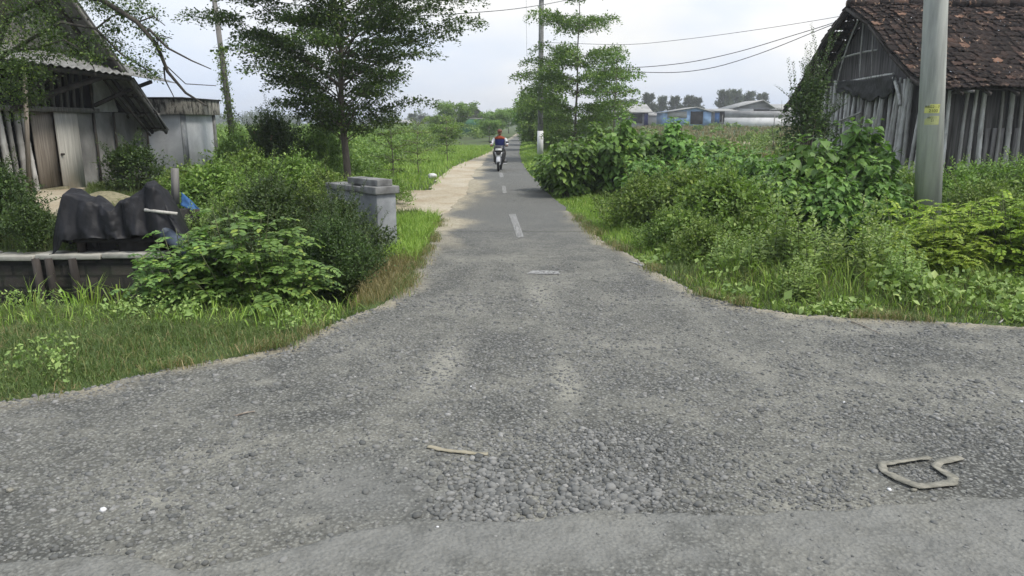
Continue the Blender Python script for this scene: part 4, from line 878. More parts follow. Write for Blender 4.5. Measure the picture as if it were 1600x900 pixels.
def g_casuarina(w, h):
    tk = MB(); cr = MB(); tk.tube([(0, 0, 0), (.1, 0, h * .5), (0, .1, h * .95)], [.16, .1, .03], 6); P = []; D = []
    for k in range(46):
        z = h * rng.uniform(.18, .95); a = rng.uniform(0, 6.28); L = w / 2 * (1.1 - .75 * z / h) * rng.uniform(.6, 1.15); e = np.array([math.cos(a) * L, math.sin(a) * L, z + L * .55]); b = np.array([0, 0, z])
        tk.tube([b, e], [.04, .012], 3, cap=False); m = 62; t = rng.uniform(.2, 1.08, m)[:, None]; P.append(b + (e - b) * t + rv(m, .17)); D.append(nrm(e - b) * .6 + rv(m, .45) + UP * .55)
    P = np.concatenate(P); leaves(cr, (T_SMALL[0] * np.array([.55, 1, 1]), T_SMALL[1]), P, np.concatenate(D), rv(len(P)), rng.uniform(.35, .75, len(P))); return tk, cr
ca_ = [(1008, 180, 7.4, 'grey green casuarina at the left end of the far clump behind the sheds'), (1028, 188, 7.0, 'casuarina second from left in the far clump behind the sheds'), (1048, 184, 6.9, 'casuarina in the middle of the far clump behind the sheds'), (1068, 190, 7.2, 'casuarina fourth in the far clump, above the blue shed roof'), (1082, 184, 6.6, 'low casuarina at the right end of the first far clump'),
       (1122, 184, 8.3, 'tall casuarina left of the grey gabled shed'), (1140, 190, 8.6, 'tallest casuarina behind the long low roof'), (1160, 192, 8.2, 'casuarina behind the ridge of the grey gabled shed'), (1180, 198, 8.0, 'casuarina right of the grey shed ridge'), (985, 195, 6.6, 'small casuarina just right of the grey roofed shed'), (970, 200, 6.4, 'casuarina behind the slope of the grey roofed shed')]
c0 = None
for u, Y, h, lab in ca_:
    x_, y_, z_ = place(u, Y)
    if c0 is None: c0 = tree('casuarina_tree', lab, (x_, y_, .6), g_casuarina(4.6, 7.4), 'casuarina', 'darkbark', 0, 'casuarina trees behind the sheds')
    else: dup(c0, (x_, y_, .6), rng.uniform(0, 6), h / 7.4, lab, 'casuarina trees behind the sheds')
for u, Y, s, lab in ((648, 215, .55, 'dark rounded tree beside the far grey house on the left'), (662, 225, .5, 'second dark tree right of the far grey house'), (676, 240, .45, 'third and smallest dark tree beyond the scrub on the left')):
    x_, y_, z_ = place(u, Y); dup(c0, (x_, y_, -.2), 1.3 * s, (s * 1.5, s * 1.5, s), lab, 'dark trees beyond the scrub')

# tree leaning into the picture at the top left
def overhang():
    tk = MB(); cr = MB(); Yt = 12.0
    base = np.array(place(-75, Yt)); q = lambda u, v, Y=Yt: atY(u, v, Y) - base
    tk.tube([(0, 0, -.05), (0, 0, .5), q(-62, 200), q(-38, 110), q(0, 30), q(24, -60), q(20, -160)], [.26, .22, .2, .18, .14, .10, .05], 9)
    tk.tube([q(-50, 150), q(-25, 90), q(-20, 10), q(-30, -90)], [.17, .15, .12, .07], 8)
    limbs = [([(0, 30), (90, -10, 11.6), (160, 0, 11.3), (215, 35, 11.1), (245, 70, 11.0), (262, 112, 11.0), (290, 145, 11.0), (322, 165, 11.0)], .05),
             ([(232, 45, 11.05), (262, 75, 10.9), (300, 95, 10.8), (330, 108, 10.8)], .02), ([(256, 105, 11.0), (258, 125, 11.05), (272, 152, 11.1)], .014), ([(255, 98, 11.0), (290, 131, 11.2), (338, 134, 11.4)], .009),
             ([(-38, 110), (10, 85, 11.9), (50, 60, 11.8), (95, 35, 11.5), (150, 45, 11.3), (190, 85, 11.2), (235, 112, 11.2)], .035), ([(-25, 85), (60, 75, 11.6), (100, 62, 11.4)], .03), ([(-42, 125), (40, 128, 11.7), (50, 165, 11.5)], .022), ([(100, 62, 11.4), (130, 80, 11.4), (146, 105, 11.4), (150, 120, 11.4)], .012),
             ([(0, 30), (70, 0, 12.2), (120, -30, 12.4), (200, -60, 12.6)], .05), ([(150, 45, 11.3), (175, 25, 11.3), (210, 15, 11.2)], .015), ([(245, 70, 11.0), (250, 55, 11.0), (268, 60, 10.9)], .01), ([(215, 35, 11.1), (240, 25, 11.0), (258, 40, 11.0)], .012)]
    for pts, r in limbs:
        P = np.array([q(*p) for p in pts]); tk.tube(P, np.linspace(r, max(.006, r * .25), len(P)), 6, cap=False)
    cl = [(95, 60, .26, .7), (75, 80, .2, .6), (122, 72, .2, .5), (45, 105, .30, .9), (52, 150, .2, .6), (40, 156, .16, .4), (160, 58, .22, .6), (183, 72, .2, .55), (206, 95, .18, .45), (226, 108, .15, .35), (168, 14, .22, .6), (200, 22, .22, .7), (222, 45, .2, .5), (243, 78, .16, .3), (145, 0, .25, .7), (20, 40, .45, 1.2), (12, 100, .36, 1.1), (48, 15, .3, .8), (10, 0, .6, 1.4), (80, -8, .35, .8), (25, 70, .4, 1.1), (0, 140, .35, .9), (150, -20, .4, 1.0), (178, 42, .14, .35), (78, 48, .2, .5), (240, 116, .12, .25), (250, 60, .14, .25), (28, 180, .16, .2), (25, 130, .26, .6), (215, 5, .22, .5), (238, 22, .14, .3), (64, 118, .15, .4), (-25, 60, .6, 1.4), (-20, 150, .5, 1.1), (110, 88, .14, .3), (150, 88, .16, .35), (75, 25, .16, .35)]
    P = []; D = []
    for u, v, r, k in cl:
        n = int(620 * k); c = q(u, v, 11.3 + rng.uniform(-.35, .45)); o = rv(n, .5) * r * np.array([1, 1.1, .62]); P.append(c + o); D.append(o / r + rv(n, .6) - UP * .25)
    P = np.concatenate(P); leaves(cr, T_SMALL, P, np.concatenate(D), UP + rv(len(P), .5), .036 * rng.lognormal(0, .25, len(P))); return base, tk, cr
b_, tk_, cr_ = overhang()
tree('overhanging_tree', 'dark tree at the left edge with bare twigs hanging over the house roof', tuple(b_), (tk_, cr_), 'tree', 'darkbark')
# ================================================================== bamboo house on the right
H = thing('bamboo_house', 'old house of weathered bamboo poles under a dark clay tile roof', 'house', (9.95, 17.6, 0))
xE, yE = -.65, -.75                              # roof overhang at gable and front
def roof_slope(mb, x0, x1, prof, tw=.215, rows=None):
    """profile = [(y, z)] from eave to ridge; every tile a small curved plate lapping the one below"""
    prof = np.array(prof, float); seg = np.r_[0, np.cumsum(np.linalg.norm(np.diff(prof, axis=0), axis=1))]; L = seg[-1]; n = int(L / .25)
    for i in range(n):
        s0 = i * L / n; s1 = min(L, s0 + L / n * 1.22)
        y0, z0 = np.interp(s0, seg, prof[:, 0]), np.interp(s0, seg, prof[:, 1]); y1, z1 = np.interp(s1, seg, prof[:, 0]), np.interp(s1, seg, prof[:, 1])
        m = int((x1 - x0) / tw)
        for j in range(m):
            xc = x0 + (j + .5) * tw + rng.normal(0, .008); dz = rng.normal(0, .012); sag = .05 * math.sin(xc * .8 + 1.1) + .03 * math.sin(xc * 2.1)
            us = np.array([-.55, -.27, 0, .27, .55]) * tw; hz = np.array([.034, .0, .022, .0, .034]); tl = rng.normal(0, .008); sl_ = rng.normal(0, .012)
            V = [(xc + u + sl_, y0 + rng.normal(0, .003), z0 + .055 + h + dz + sag) for u, h in zip(us, hz)] + [(xc + u, y1, z1 + .012 + h + dz * .3 + tl + sag) for u, h in zip(us, hz)]
            V += [(a, b, c - .022) for a, b, c in V[:5]]
            mb.add(V, [(k, k + 1, k + 6, k + 5) for k in range(4)] + [(10 + k, 11 + k, k + 1, k) for k in range(4)])
zr = zat(8, 21.65) - .05; yR = 4.05
front = [(yE, 2.55), (.2, 2.95), (1.3, 3.55), (2.6, 4.4), (yR, zr)]; back = [(8.3, 2.3), (7.0, 3.1), (5.6, 4.2), (yR, zr)]
rf = MB(); roof_slope(rf, xE, 9.5, front); roof_slope(rf, xE, 9.5, back)
rfo = rf.build('roof', M['tile'], H)
nw = MB()
for j in range(30):
    xc = 1.6 + j * .235
    for rr, (y0, z0, y1, z1) in enumerate(((yE - .08, 2.60, yE + .14, 2.75),)):
        us = np.array([-.55, -.28, 0, .3, .55]) * .235; hz = np.array([.035, 0, -.01, .02, .055]); d_ = rng.normal(0, .012)
        nw.add([(xc + u, y0, z0 + h + d_) for u, h in zip(us, hz)] + [(xc + u, y1, z1 + h + d_) for u, h in zip(us, hz)], [(k, k + 1, k + 6, k + 5) for k in range(4)])
o = nw.build('eave_tiles', M['tilenew'], rfo); tag(o, 'row of newer orange tiles along the front eave')
rg = MB()
for j in range(26): rg.tube([(xE + j * .4, yR, zr + .09 + rng.normal(0, .012)), (xE + j * .4 + .44, yR, zr + .10 + rng.normal(0, .012))], [.11, .125], 8)
rg.build('ridge_tiles', M['tile'], rfo)
# timber under the tiles
rt_ = MB()
for x_ in np.arange(xE + .06, 9.4, .62):
    for pr in (front, back):
        for (a, b), (c, d) in zip(pr[:-1], pr[1:]): rt_.beam((x_, a, b - .06), (x_, c, d - .06), .055, .07)
for pr in (front, back):
    for t in np.linspace(.04, .96, 11):
        k = t * (len(pr) - 1); i = min(int(k), len(pr) - 2); f = k - i; y_ = pr[i][0] * (1 - f) + pr[i + 1][0] * f; z_ = pr[i][1] * (1 - f) + pr[i + 1][1] * f
        rt_.beam((xE + .02, y_, z_ - .012), (9.4, y_, z_ - .012), .04, .025)
rt_.build('rafters', M['darkwood'], H)
# verge boards seen at the gable end
vb = MB()
for pr in (front, back):
    for (a, b), (c, d) in zip(pr[:-1], pr[1:]): vb.beam((xE - .02, a, b - .05), (xE - .02, c, d - .05), .03, .07)
vb.build('verge_boards', M['darkwood'], H)
wl = MB(); wl.prism([(0, 0), (0, 0)] and [(.0, 0.), (9.3, 0), (9.3, 2.75), (.0, 2.75)], .06, .12); wl.build('front_wall', M['wallwood'], H)
gw = MB(); pl = [(.12, 0.), (7.4, 0), (7.4, 2.65), (5.6, 3.95), (yR, 5.1), (2.6, 4.15), (1.3, 3.3), (.12, 2.7)]
n_ = len(pl); V = [(x_, y_, z_) for x_ in (.10, .16) for y_, z_ in pl]
gw.add(V, [tuple(range(n_)), tuple(range(2 * n_ - 1, n_ - 1, -1))] + [(i, i + n_, (i + 1) % n_ + n_, (i + 1) % n_) for i in range(n_)]); gw.build('gable_wall', M['wallwood'], H)
bk = MB(); bk.box((4.7, 7.4, 1.3), (9.2, .06, 2.6)); bk.box((9.33, 3.7, 1.3), (.06, 7.3, 2.6)); bk.build('back_wall', M['darkwood'], H)
def culm(p, q, r, parent, node=.32, bend=.03, name='bamboo_pole', m='bamboo'):
    p = np.array(p, float); q = np.array(q, float); L = np.linalg.norm(q - p); n = max(3, int(L / node)); P = []; Rr = []; bd = rv(1, bend)[0]
    for i in range(n + 1):
        t = i / n; c = p + (q - p) * t + bd * 4 * t * (1 - t)
        for dt, k in ((-.035, 1), (0, 1.13), (.035, 1)):
            if (i == 0 and dt < 0) or (i == n and dt > 0): continue
            P.append(c + nrm(q - p) * dt); Rr.append(r * k * (1 - .2 * t))
    o = MB().tube(P, Rr, 8).build(name, M[m], parent, smooth=True); return o
y_ = .15
while y_ < 7.3:                                  # gable side
    top = float(np.interp(y_, [0, yE + .8, 1.3, 2.6, yR, 5.6, 7.4], [2.75, 2.75, 3.0, 3.05, 3.05, 3.05, 2.6])) + rng.uniform(-.25, .12)
    culm((-.06 - .05 * rng.random(), y_, -.05), (-.04, y_ + rng.normal(0, .12), top), rng.uniform(.045, .085), H); y_ += rng.uniform(.15, .28)
x_ = .2
while x_ < 9.2:                                  # front
    culm((x_, -.03 - .05 * rng.random(), -.05), (x_ + rng.normal(0, .08), .0, 2.62 + rng.uniform(-.06, .05)), rng.uniform(.04, .07), H); x_ += rng.uniform(.18, .46)
for (a, b, r) in (((-.17, 6.6, 1.55), (-.17, 3.6, 2.15), .035), ((-.12, 5.6, 3.0), (-.13, 2.1, 3.1), .035), ((-.12, 5.3, 3.75), (-.12, 3.1, 3.78), .03), ((-.15, 2.0, 3.0), (-.17, 1.5, 2.3), .05), ((-.14, yR, 5.0), (-.14, yR - .1, 3.1), .028), ((-.14, yR + .1, 4.95), (-.14, 5.4, 3.1), .025), ((-.14, yR - .6, 4.5), (-.14, yR - .8, 3.1), .025)):
    culm(a, b, r, H, name='bamboo_rail')
# black cloth pinned on the gable
tt, uu = np.meshgrid(np.linspace(0, 1, 34), np.linspace(0, 1, 14), indexing='ij')
yb = 5.3 - 3.4 * tt; zt = 3.05 + .02 * np.sin(tt * 9); zb = 2.42 + .45 * (fbm(tt * 9, tt * 0, 91, 3) - .3) + .35 * np.abs(tt - .55)
cl_ = np.stack([-.19 + .07 * (fbm(tt * 8, uu * 4, 92, 3) - .5) * (.3 + uu), yb, zt + (zb - zt) * uu], -1)
o = MB().grid(cl_).build('black_cloth', M['blacktarp'], H, smooth=True); sm_ = o.modifiers.new('s', 'SOLIDIFY'); sm_.thickness = .006
o = MB().box((.22, -.42, 2.55), (.06, .8, .06), None).build('eave_bracket', M['greywood'], H)
pn = MB()
for k in range(6): pn.box((1.0 + k * .17, -.005, 1.0), (.10, .02, 1.5))
pn.build('plank_panel', M['greywood'], H)

# ================================================================== roadside pole with stickers, right
px, py = xat(1463, 12.2, 250), 12.2
P_ = thing('concrete_pole', 'thick round concrete pole with two yellow stickers before the bamboo house', 'pole', (px, py, 0))
lean = -.085
MB().tube([(0, 0, -.1), (lean * 3, 0, 3), (lean * 6, 0, 6), (lean * 9, 0, 9)], [.212, .178, .15, .125], 28).build('shaft', M['pole'], P_, smooth=True)
def sticker(z, hgt, wid, mat, lines, name):
    s = MB(); r = .212 - .0113 * z + .003; cx = lean * z; a0 = math.atan2(-py, -px)
    off = R(3)
    an = np.linspace(a0 - wid / 2 / r + off, a0 + wid / 2 / r + off, 9)
    Gs = np.stack([np.stack([cx + (r + .0) * np.cos(an), r * np.sin(an), np.full(9, z + dz)], -1) for dz in np.linspace(-hgt / 2, hgt / 2, 3)], 0)
    st_ = s.grid(Gs).build(name, mat, P_)
    tx = MB()
    for txt, size, dx, dz in lines:
        cu = bpy.data.curves.new('t', 'FONT'); cu.body = txt; cu.size = size; cu.align_x = 'CENTER'; to = bpy.data.objects.new('t', cu); COL.objects.link(to)
        bpy.context.view_layer.update(); dg = bpy.context.evaluated_depsgraph_get(); me_ = to.evaluated_get(dg).to_mesh()
        v = np.array([x.co[:] for x in me_.vertices]); f = [tuple(p.vertices) for p in me_.polygons]
        aa = a0 + off + (v[:, 0] + dx) / r; rr = r + .004
        tx.add(np.stack([cx + rr * np.cos(aa), rr * np.sin(aa), z + dz + v[:, 1]], 1), f); bpy.data.objects.remove(to)
    tx.build('writing', M['ink'], st_)
z1 = zat(170, py); sc1 = py / F_PX
sticker(z1, 13 * sc1, 21 * sc1, M['yellow'], [('RBG2 - 7', .055, 0, .01), ('2100', .065, .02, -.055)], 'sticker')
sticker(zat(188, py), 13 * sc1, 20 * sc1, M['faded'], [('BBC2 - 1', .035, 0, .028), ('21', .05, .01, -.02), ('- - -', .03, .01, -.055)], 'sticker')

# ================================================================== middle pole, left pole, wires
p2x, p2y, _ = place(843.5, 41.5)
P2 = thing('utility_pole', 'slim grey concrete pole with white painted foot beside the lane', 'pole', (p2x, p2y, -.05))
MB().tube([(0, 0, 0), (0, 0, 5), (0, 0, 10.5)], [.165, .145, .12], 14).build('shaft', M['concrete'], P2, smooth=True)
MB().tube([(0, 0, .0), (0, 0, 1.45)], [.175, .168], 14).build('painted_foot', M['white'], P2, smooth=True)
ca = MB(); ca.beam((-.75, -.14, 8.4), (.75, -.14, 8.4), .09); ca.beam((-.5, -.14, 5.2), (.2, -.14, 5.2), .03); ca.build('cross_arm', M['greywood'], P2)
b3 = np.array(place(374, 23.5)); t3 = atY(333, -14, 23.5)
P3 = thing('leaning_pole', 'leaning wooden pole overgrown with vine beside the outbuilding', 'pole', tuple(b3))
MB().tube([(0, 0, 0), tuple((t3 - b3) * .5), tuple(t3 - b3)], [.10, .085, .07], 10).build('shaft', M['greywood'], P3, smooth=True)
vn = MB(); n = 2600; t = rng.random(n) ** 1.2; P = (t3 - b3) * (t * .72)[:, None] + rv(n, 1) * np.array([.10, .10, .05]) * (.5 + .9 * fbm(t * 9, t * 0, 93, 2))[:, None]
leaves(vn, T_SMALL, P, rv(n) - UP * .6, rv(n) + UP * .3, .06 * rng.lognormal(0, .3, n)); vn.build('vine', M['scrub'], P3)
def wire(pts, r, label, sag=.0):
    P = np.array([atY(*p) for p in pts]); s = np.linspace(0, 1, len(P)); tt = np.linspace(0, 1, 40)
    # smooth polyline through the points
    Q = np.stack([np.interp(tt, s, P[:, i]) for i in range(3)], 1)
    for _ in range(6): Q[1:-1] = (Q[:-2] + Q[1:-1] * 2 + Q[2:]) / 4
    tag(MB().tube(Q, r, 5).build('power_line', M['wire'], smooth=True), label, 'cable', 'overhead wires')
wire([(843, 66, 41.4), (985, 71, 39), (1100, 58, 36.5), (1200, 44, 34.5), (1300, 28, 33), (1420, 5, 31)], .011, 'highest thin wire running right from the middle pole')
wire([(843, 92, 41.4), (920, 106, 40), (1000, 106, 38.5), (1080, 98, 37), (1160, 80, 35.5), (1230, 58, 34.5), (1310, 34, 33), (1420, -8, 31)], .017, 'middle sagging wire right of the tall layered tree')
wire([(843, 95, 41.4), (920, 107, 40), (1000, 113, 38.5), (1060, 114, 37.5), (1120, 106, 36), (1200, 80, 34.8), (1305, 36, 33), (1420, -5, 31)], .017, 'lowest and most sagging wire right of the tall layered tree')
wire([(335, -12, 23.4), (560, 22, 25), (640, 26, 28), (725, 21, 33), (800, 15, 38), (870, 4, 42), (960, -18, 44)], .016, 'dark wire from the top of the large tree past the middle pole')
wire([(822, -30, 44), (822.5, 40, 44), (823, 88, 44)], .006, 'hair thin wire hanging straight down left of the middle pole')

# ================================================================== parapet of the culvert
pc = at(592, 392); cp_ = thing('culvert_parapet', 'grey concrete culvert parapet with a stepped cap at the lane edge', 'parapet', (float(pc[0]), float(pc[1]), -.10), R(43))
# local x runs along the right face (to the back right), local y along the wing (to the back left)
MB().box((.17, .17, .47), (.34, .34, .95)).build('pillar', M['parapet'], cp_, bevel=.012)
MB().box((.17, .945, .472), (.26, 1.2, .944)).build('wing_wall', M['parapet'], cp_, bevel=.01)
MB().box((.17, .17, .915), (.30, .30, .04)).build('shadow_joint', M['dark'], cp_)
MB().box((.17, .17, 1.0), (.43, .43, .115)).build('cap', M['concrete'], cp_, bevel=.015)
MB().box((.17, .945, .99), (.36, 1.1, .09)).build('coping', M['concrete'], cp_, bevel=.012)
MB().box((.17, .45, 1.105), (.27, .85, .10)).build('cap_block', M['concrete'], cp_, bevel=.012)

# ================================================================== stone wall of the ditch
dw = thing('ditch_wall', 'low dark stone wall of the ditch with a pale broken coping', 'wall', (0, 10.0, 0))
MB().box((-7.2, 0, -.42), (6.6, .24, 1.0)).build('masonry', M['blocks'], dw)
xx_ = -9.6
M['coping'] = plain('pale_coping', (.26, .25, .215), (.42, .41, .36), 5, .9, .5)
while xx_ < -5.05:
    L = rng.uniform(.55, 1.0)
    MB().box((xx_ + L / 2, -.03 + rng.normal(0, .015), .115 + rng.normal(0, .012)), (L - .025, .34, .07)).build('coping_slab', M['coping'], dw, bevel=.012)
    xx_ += L
for u in (64, 84, 121): 
    x_ = xat(u, 9.82, 440); tag(MB().tube([(x_ + .02, 9.78, -.85), (x_, 9.80, -.3), (x_ - .03, 9.82, .09)], [.055, .055, .05], 9).build('wooden_post', M['darkwood'], smooth=True),
        {64: 'weathered post on the left of three leaning on the ditch wall', 84: 'middle post leaning on the ditch wall', 121: 'short post on the right of three at the ditch wall'}[u], 'post', 'posts at the ditch wall')
tag(MB().box((xat(190, 9.7), 9.75, -.38), (.26, .22, .24), None, 0, .9).build('stone_block', M['blocks'], bevel=.03), 'squared mossy stone block against the ditch wall', 'stone')

# ================================================================== house on the left: its gable faces the lane (local x along that wall, away from the viewer; local -y towards the lane)
XW, Y0 = -10.7, 17.5
S = thing('plank_house', 'shabby wooden house with sheet metal porch roof and tarpaulin walls', 'house', (XW, Y0, 0), R(90))
def L(u, v=250, off=0.0):                        # where a pixel column meets the wall plane pushed out by off
    q = ray(u, v); t = (XW + off) / q[0]; return (q[1] * t - Y0, CAM_H + q[2] * t)
def lx(u, off=0.0, v=200): return L(u, v, off)[0]
def panel(u0, u1, z0, z1, y, mat, name, wrinkle=0, lab=None, th=.03):
    x0, x1 = lx(u0, -y), lx(u1, -y)
    if wrinkle:
        a, b = np.meshgrid(np.linspace(x0, x1, 26), np.linspace(z0, z1, 26), indexing='ij')
        o = MB().grid(np.stack([a, y + wrinkle * (fbm(a * 2.2 + u0, b * 1.4, 95, 4) - .5), b], -1)).build(name, mat, S, smooth=True); m_ = o.modifiers.new('s', 'SOLIDIFY'); m_.thickness = th
    else: o = MB().box(((x0 + x1) / 2, y, (z0 + z1) / 2), (x1 - x0, th, z1 - z0)).build(name, mat, S)
    if lab: tag(o, lab)
    return o
x0, x1 = -5.2, lx(228)
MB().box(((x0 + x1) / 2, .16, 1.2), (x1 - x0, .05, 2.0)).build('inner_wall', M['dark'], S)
MB().box(((x0 + lx(90)) / 2, -.02, .22), (lx(90) - x0, .16, .36)).build('plinth', M['fibre'], S)
panel(50, 87, .25, 2.14, .02, M['brownwood'], 'door', lab='brown plank door leaf')
o = panel(87, 122, .12, 2.12, -.07, M['palewood'], 'door', lab='pale plank door leaf standing ajar'); MB().tube([(lx(90, .1), -.10, 1.15), (lx(93, .1), -.13, 1.15)], .025, 8).build('handle', M['darkwood'], o)
for u0, u1, y in ((114, 145, .03), (145, 176, .06), (176, 228, .03)): panel(u0, u1, .25, 2.14, y, M['tarpgrey'], 'tarpaulin_panel', .16)
for u in (113, 145, 176, 226): MB().box((lx(u), -.06, 1.15), (.05, .04, 2.0)).build('batten', M['darkwood'], S)
xx_ = -4.6
while xx_ < lx(46):
    culm((xx_, -.06, .35), (xx_ + rng.normal(0, .05), .02, 2.14), rng.uniform(.055, .085), S, bend=.02); xx_ += rng.uniform(.2, .34)
be = MB(); be.beam((x0, -.10, 2.19), (lx(150), -.10, 2.17), .10, .11); be.build('beam', M['greywood'], S)
# gable: boards above, dark open part under the porch roof
ap_x, ap_z = lx(58, .75), 6.1; e_x, e_z = lx(262, .75, 200), L(262, 205, .75)[1]
rz_ = lambda x_: ap_z + (e_z - ap_z) * (x_ - ap_x) / (e_x - ap_x)
lft = ap_x - (e_x - ap_x); lrz = lambda x_: ap_z + (e_z - ap_z) * (ap_x - x_) / (e_x - ap_x)
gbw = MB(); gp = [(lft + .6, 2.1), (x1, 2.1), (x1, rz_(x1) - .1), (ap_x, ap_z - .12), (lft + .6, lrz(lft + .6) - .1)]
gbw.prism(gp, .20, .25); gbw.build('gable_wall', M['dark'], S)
gb2 = MB(); xr = lx(148); gb2.prism([(lft + 1.5, 3.4), (xr, 3.4), (xr, rz_(xr) - .12), (ap_x, ap_z - .14), (lft + 1.5, lrz(lft + 1.5) - .12)], .14, .18); gb2.build('upper_wall', M['greywood'], S)
bd = MB()
for k, u in enumerate(np.arange(74, 131, 8.0)):
    x_ = lx(u); zt = min(rz_(x_) - .2, 5.6); bd.box((x_, .11, (3.55 + zt) / 2), (.235, .025, zt - 3.55))
bd.build('gable_boards', M['palewood'], S)
panel(150, 182, 2.15, 3.2, .06, M['whitesheet'], 'white_sheet', .25)
for u in (70, 82, 96, 108, 118, 128, 140): MB().beam((lx(u), .12, 2.2), (lx(u + 2), .10, 3.4), .06).build('stud', M['greywood'], S)
# main roof, overhanging the gable so that its underside shows
FO = -.78
for nm, xa, xb, zb_ in (('far', ap_x, e_x, e_z), ('near', ap_x, lft, e_z)):
    a, b = np.meshgrid(np.linspace(0, 1, 24), np.linspace(FO, 7.0, 60), indexing='ij')
    G_ = np.stack([xa + (xb - xa) * a, b, ap_z + (zb_ - ap_z) * a + .02 * np.sin(b * 22) + .05 * (fbm(a * 4, b, 94, 3) - .5)], -1)
    o = MB().grid(G_).build('roof', M['corrugated'], S, smooth=True); o.modifiers.new('s', 'SOLIDIFY').thickness = .04
for k, y_ in enumerate((FO + .05, FO + .45, FO + .85)):
    MB().beam((ap_x, y_, ap_z - .10), (e_x - .05, y_, e_z - .04), .06, .10).build('rafter', M['greywood' if k == 0 else 'darkwood'], S)
pu = MB()
for t in np.linspace(.12, .97, 10): pu.beam((ap_x + (e_x - ap_x) * t, FO, ap_z + (e_z - ap_z) * t - .05), (ap_x + (e_x - ap_x) * t, 6.5, ap_z + (e_z - ap_z) * t - .05), .05, .045)
pu.build('purlins', M['darkwood'], S)
# porch roof of corrugated sheet
xl, xr1, xr2 = -5.4, lx(216, .95), lx(212, 0)
a, b = np.meshgrid(np.linspace(0, 1, 170), np.linspace(0, 1, 8), indexing='ij'); C = [np.array(c) for c in ((xl, -.98, 3.12), (xr1, -.95, 3.03), (xr2, .12, 3.50), (xl, .12, 3.56))]
Gp = (C[0] * (1 - a)[..., None] + C[1] * a[..., None]) * (1 - b)[..., None] + (C[3] * (1 - a)[..., None] + C[2] * a[..., None]) * b[..., None]
Gp[..., 2] += .022 * np.sin(a * 170 * .9) + .10 * (fbm(a * 6, b * 2, 96, 3) - .5)
o = MB().grid(Gp).build('porch_roof', M['corrugated'], S, smooth=True); o.modifiers.new('s', 'SOLIDIFY').thickness = .012
P4 = [(xr1 - .5, -.97, 3.06), (lx(284, 1.0), -1.0, L(284, 131, 1.0)[1]), (xr2 + .5, -.3, 3.25), (xr2 - .4, -.1, 3.46)]
MB().add(P4, [(0, 1, 2, 3)]).build('loose_sheet', M['corrugated'], o).modifiers.new('s', 'SOLIDIFY').thickness = .012
MB().beam((xl, -.86, 3.05), (xr1, -.84, 2.97), .08, .10).build('porch_beam', M['darkwood'], S)
def lp(u, v, off): q = L(u, v, off); return (q[0], -off, q[1])
for p, q, r in (((15, 172, .12), (170, 117, .85), .07), ((148, 165, .12), (236, 128, .8), .055), ((25, 150, .12), (100, 115, .8), .05), ((160, 122, .3), (235, 212, .6), .03), ((146, 175, .1), (139, 112, .6), .035), ((188, 120, .35), (243, 200, .75), .03), ((208, 122, .7), (258, 200, .78), .03)):
    a_, b_ = np.array(lp(*p)), np.array(lp(*q)); MB().tube([a_, (a_ + b_) / 2 + np.array([0, 0, .03]), b_], r, 7).build('brace', M['darkwood'], S, smooth=True)
MB().beam(lp(215, 181, .3), lp(250, 179, .7), .07).build('tie_beam', M['greywood'], S)
tag(MB().tube([atY(46, 300, 15.6), atY(42, 200, 15.6), atY(38, 116, 15.6)], [.05, .045, .04], 8).build('bamboo_stake', M['brownwood'], smooth=True), 'tall bare stake standing before the bamboo wall on the left', 'stake')

# ================================================================== concrete outbuilding, square to the lane
xc_ = xat(286, 22.3, 230); ob = thing('outbuilding', 'small square concrete outbuilding with a stained flat roof slab', 'outbuilding', (xc_, 22.3, -.05))
h_ = zat(153, 22.1) + .05; dp = 2.55
MB().box((-.95, dp / 2, h_ / 2 - .15), (1.9, dp, h_ - .42)).build('wall', M['stained'], ob, bevel=.01)
MB().box((-.95, dp / 2, h_ - .24), (2.2, dp + .32, .46)).build('roof_slab', M['mossy'], ob, bevel=.015)
MB().box((-.95, dp / 2, h_ - .0), (2.28, dp + .40, .05)).build('roof_edge', M['dark'], ob)
ov = MB(); ov.tube([(.003, 1.75, .62), (.02, 1.75, .62)], [.11, .11], 14); ov.box((.011, 1.75, .48), (.018, .22, .28)); ov.build('vent_opening', M['dark'], ob)
MB().box((.02, dp - .1, 1.2), (.06, .16, 2.3)).build('corner_post', M['concrete'], ob)
MB().box((.012, .16, 1.15), (.03, .34, 2.2)).build('plaster_band', M['parapet'], ob)

# ================================================================== cart under a tarpaulin
k0 = at(206, 396, .1); ct = thing('old_cart', 'broken dark cart under the black tarpaulin', 'cart', (float(k0[0]), float(k0[1]), .11))
for x_, y_ in ((-.62, -.12), (.45, -.12), (-.62, .95), (.55, .95)): MB().beam((x_, y_, -.02), (x_, y_, .72 if y_ < 0 else .5), .08).build('leg', M['darkwood'], ct)
bed = MB(); bed.box((-.05, .4, .38), (1.3, 1.2, .08)); bed.beam((-.7, -.14, .20), (.55, -.14, .20), .06); bed.build('bed', M['dark'], ct)  # bed coloured near-black to stand for the shade under the tarpaulin
ld = MB(); ld.box((-.05, .45, .28), (1.2, 1.0, .48), None, 0, .9); ld.box((.1, .0, .22), (.4, .3, .40), None, 0, .85); ld.build('void_fill', M['dark'], ct)  # boxes added in near-black so the space under the hem reads as shade
for x_ in (-.45, .42):
    wl_ = MB(); aa = np.linspace(0, 2 * math.pi, 25); wl_.tube([(x_, .15 + .27 * math.cos(t), .28 + .27 * math.sin(t)) for t in aa], .035, 6, cap=False); wl_.beam((x_ - .05, .15, .28), (x_ + .05, .15, .28), .06)
    for t in aa[:-1:4]: wl_.beam((x_, .15, .28), (x_, .15 + .25 * math.cos(t), .28 + .25 * math.sin(t)), .02)
    wl_.build('wheel', M['black'], ct)
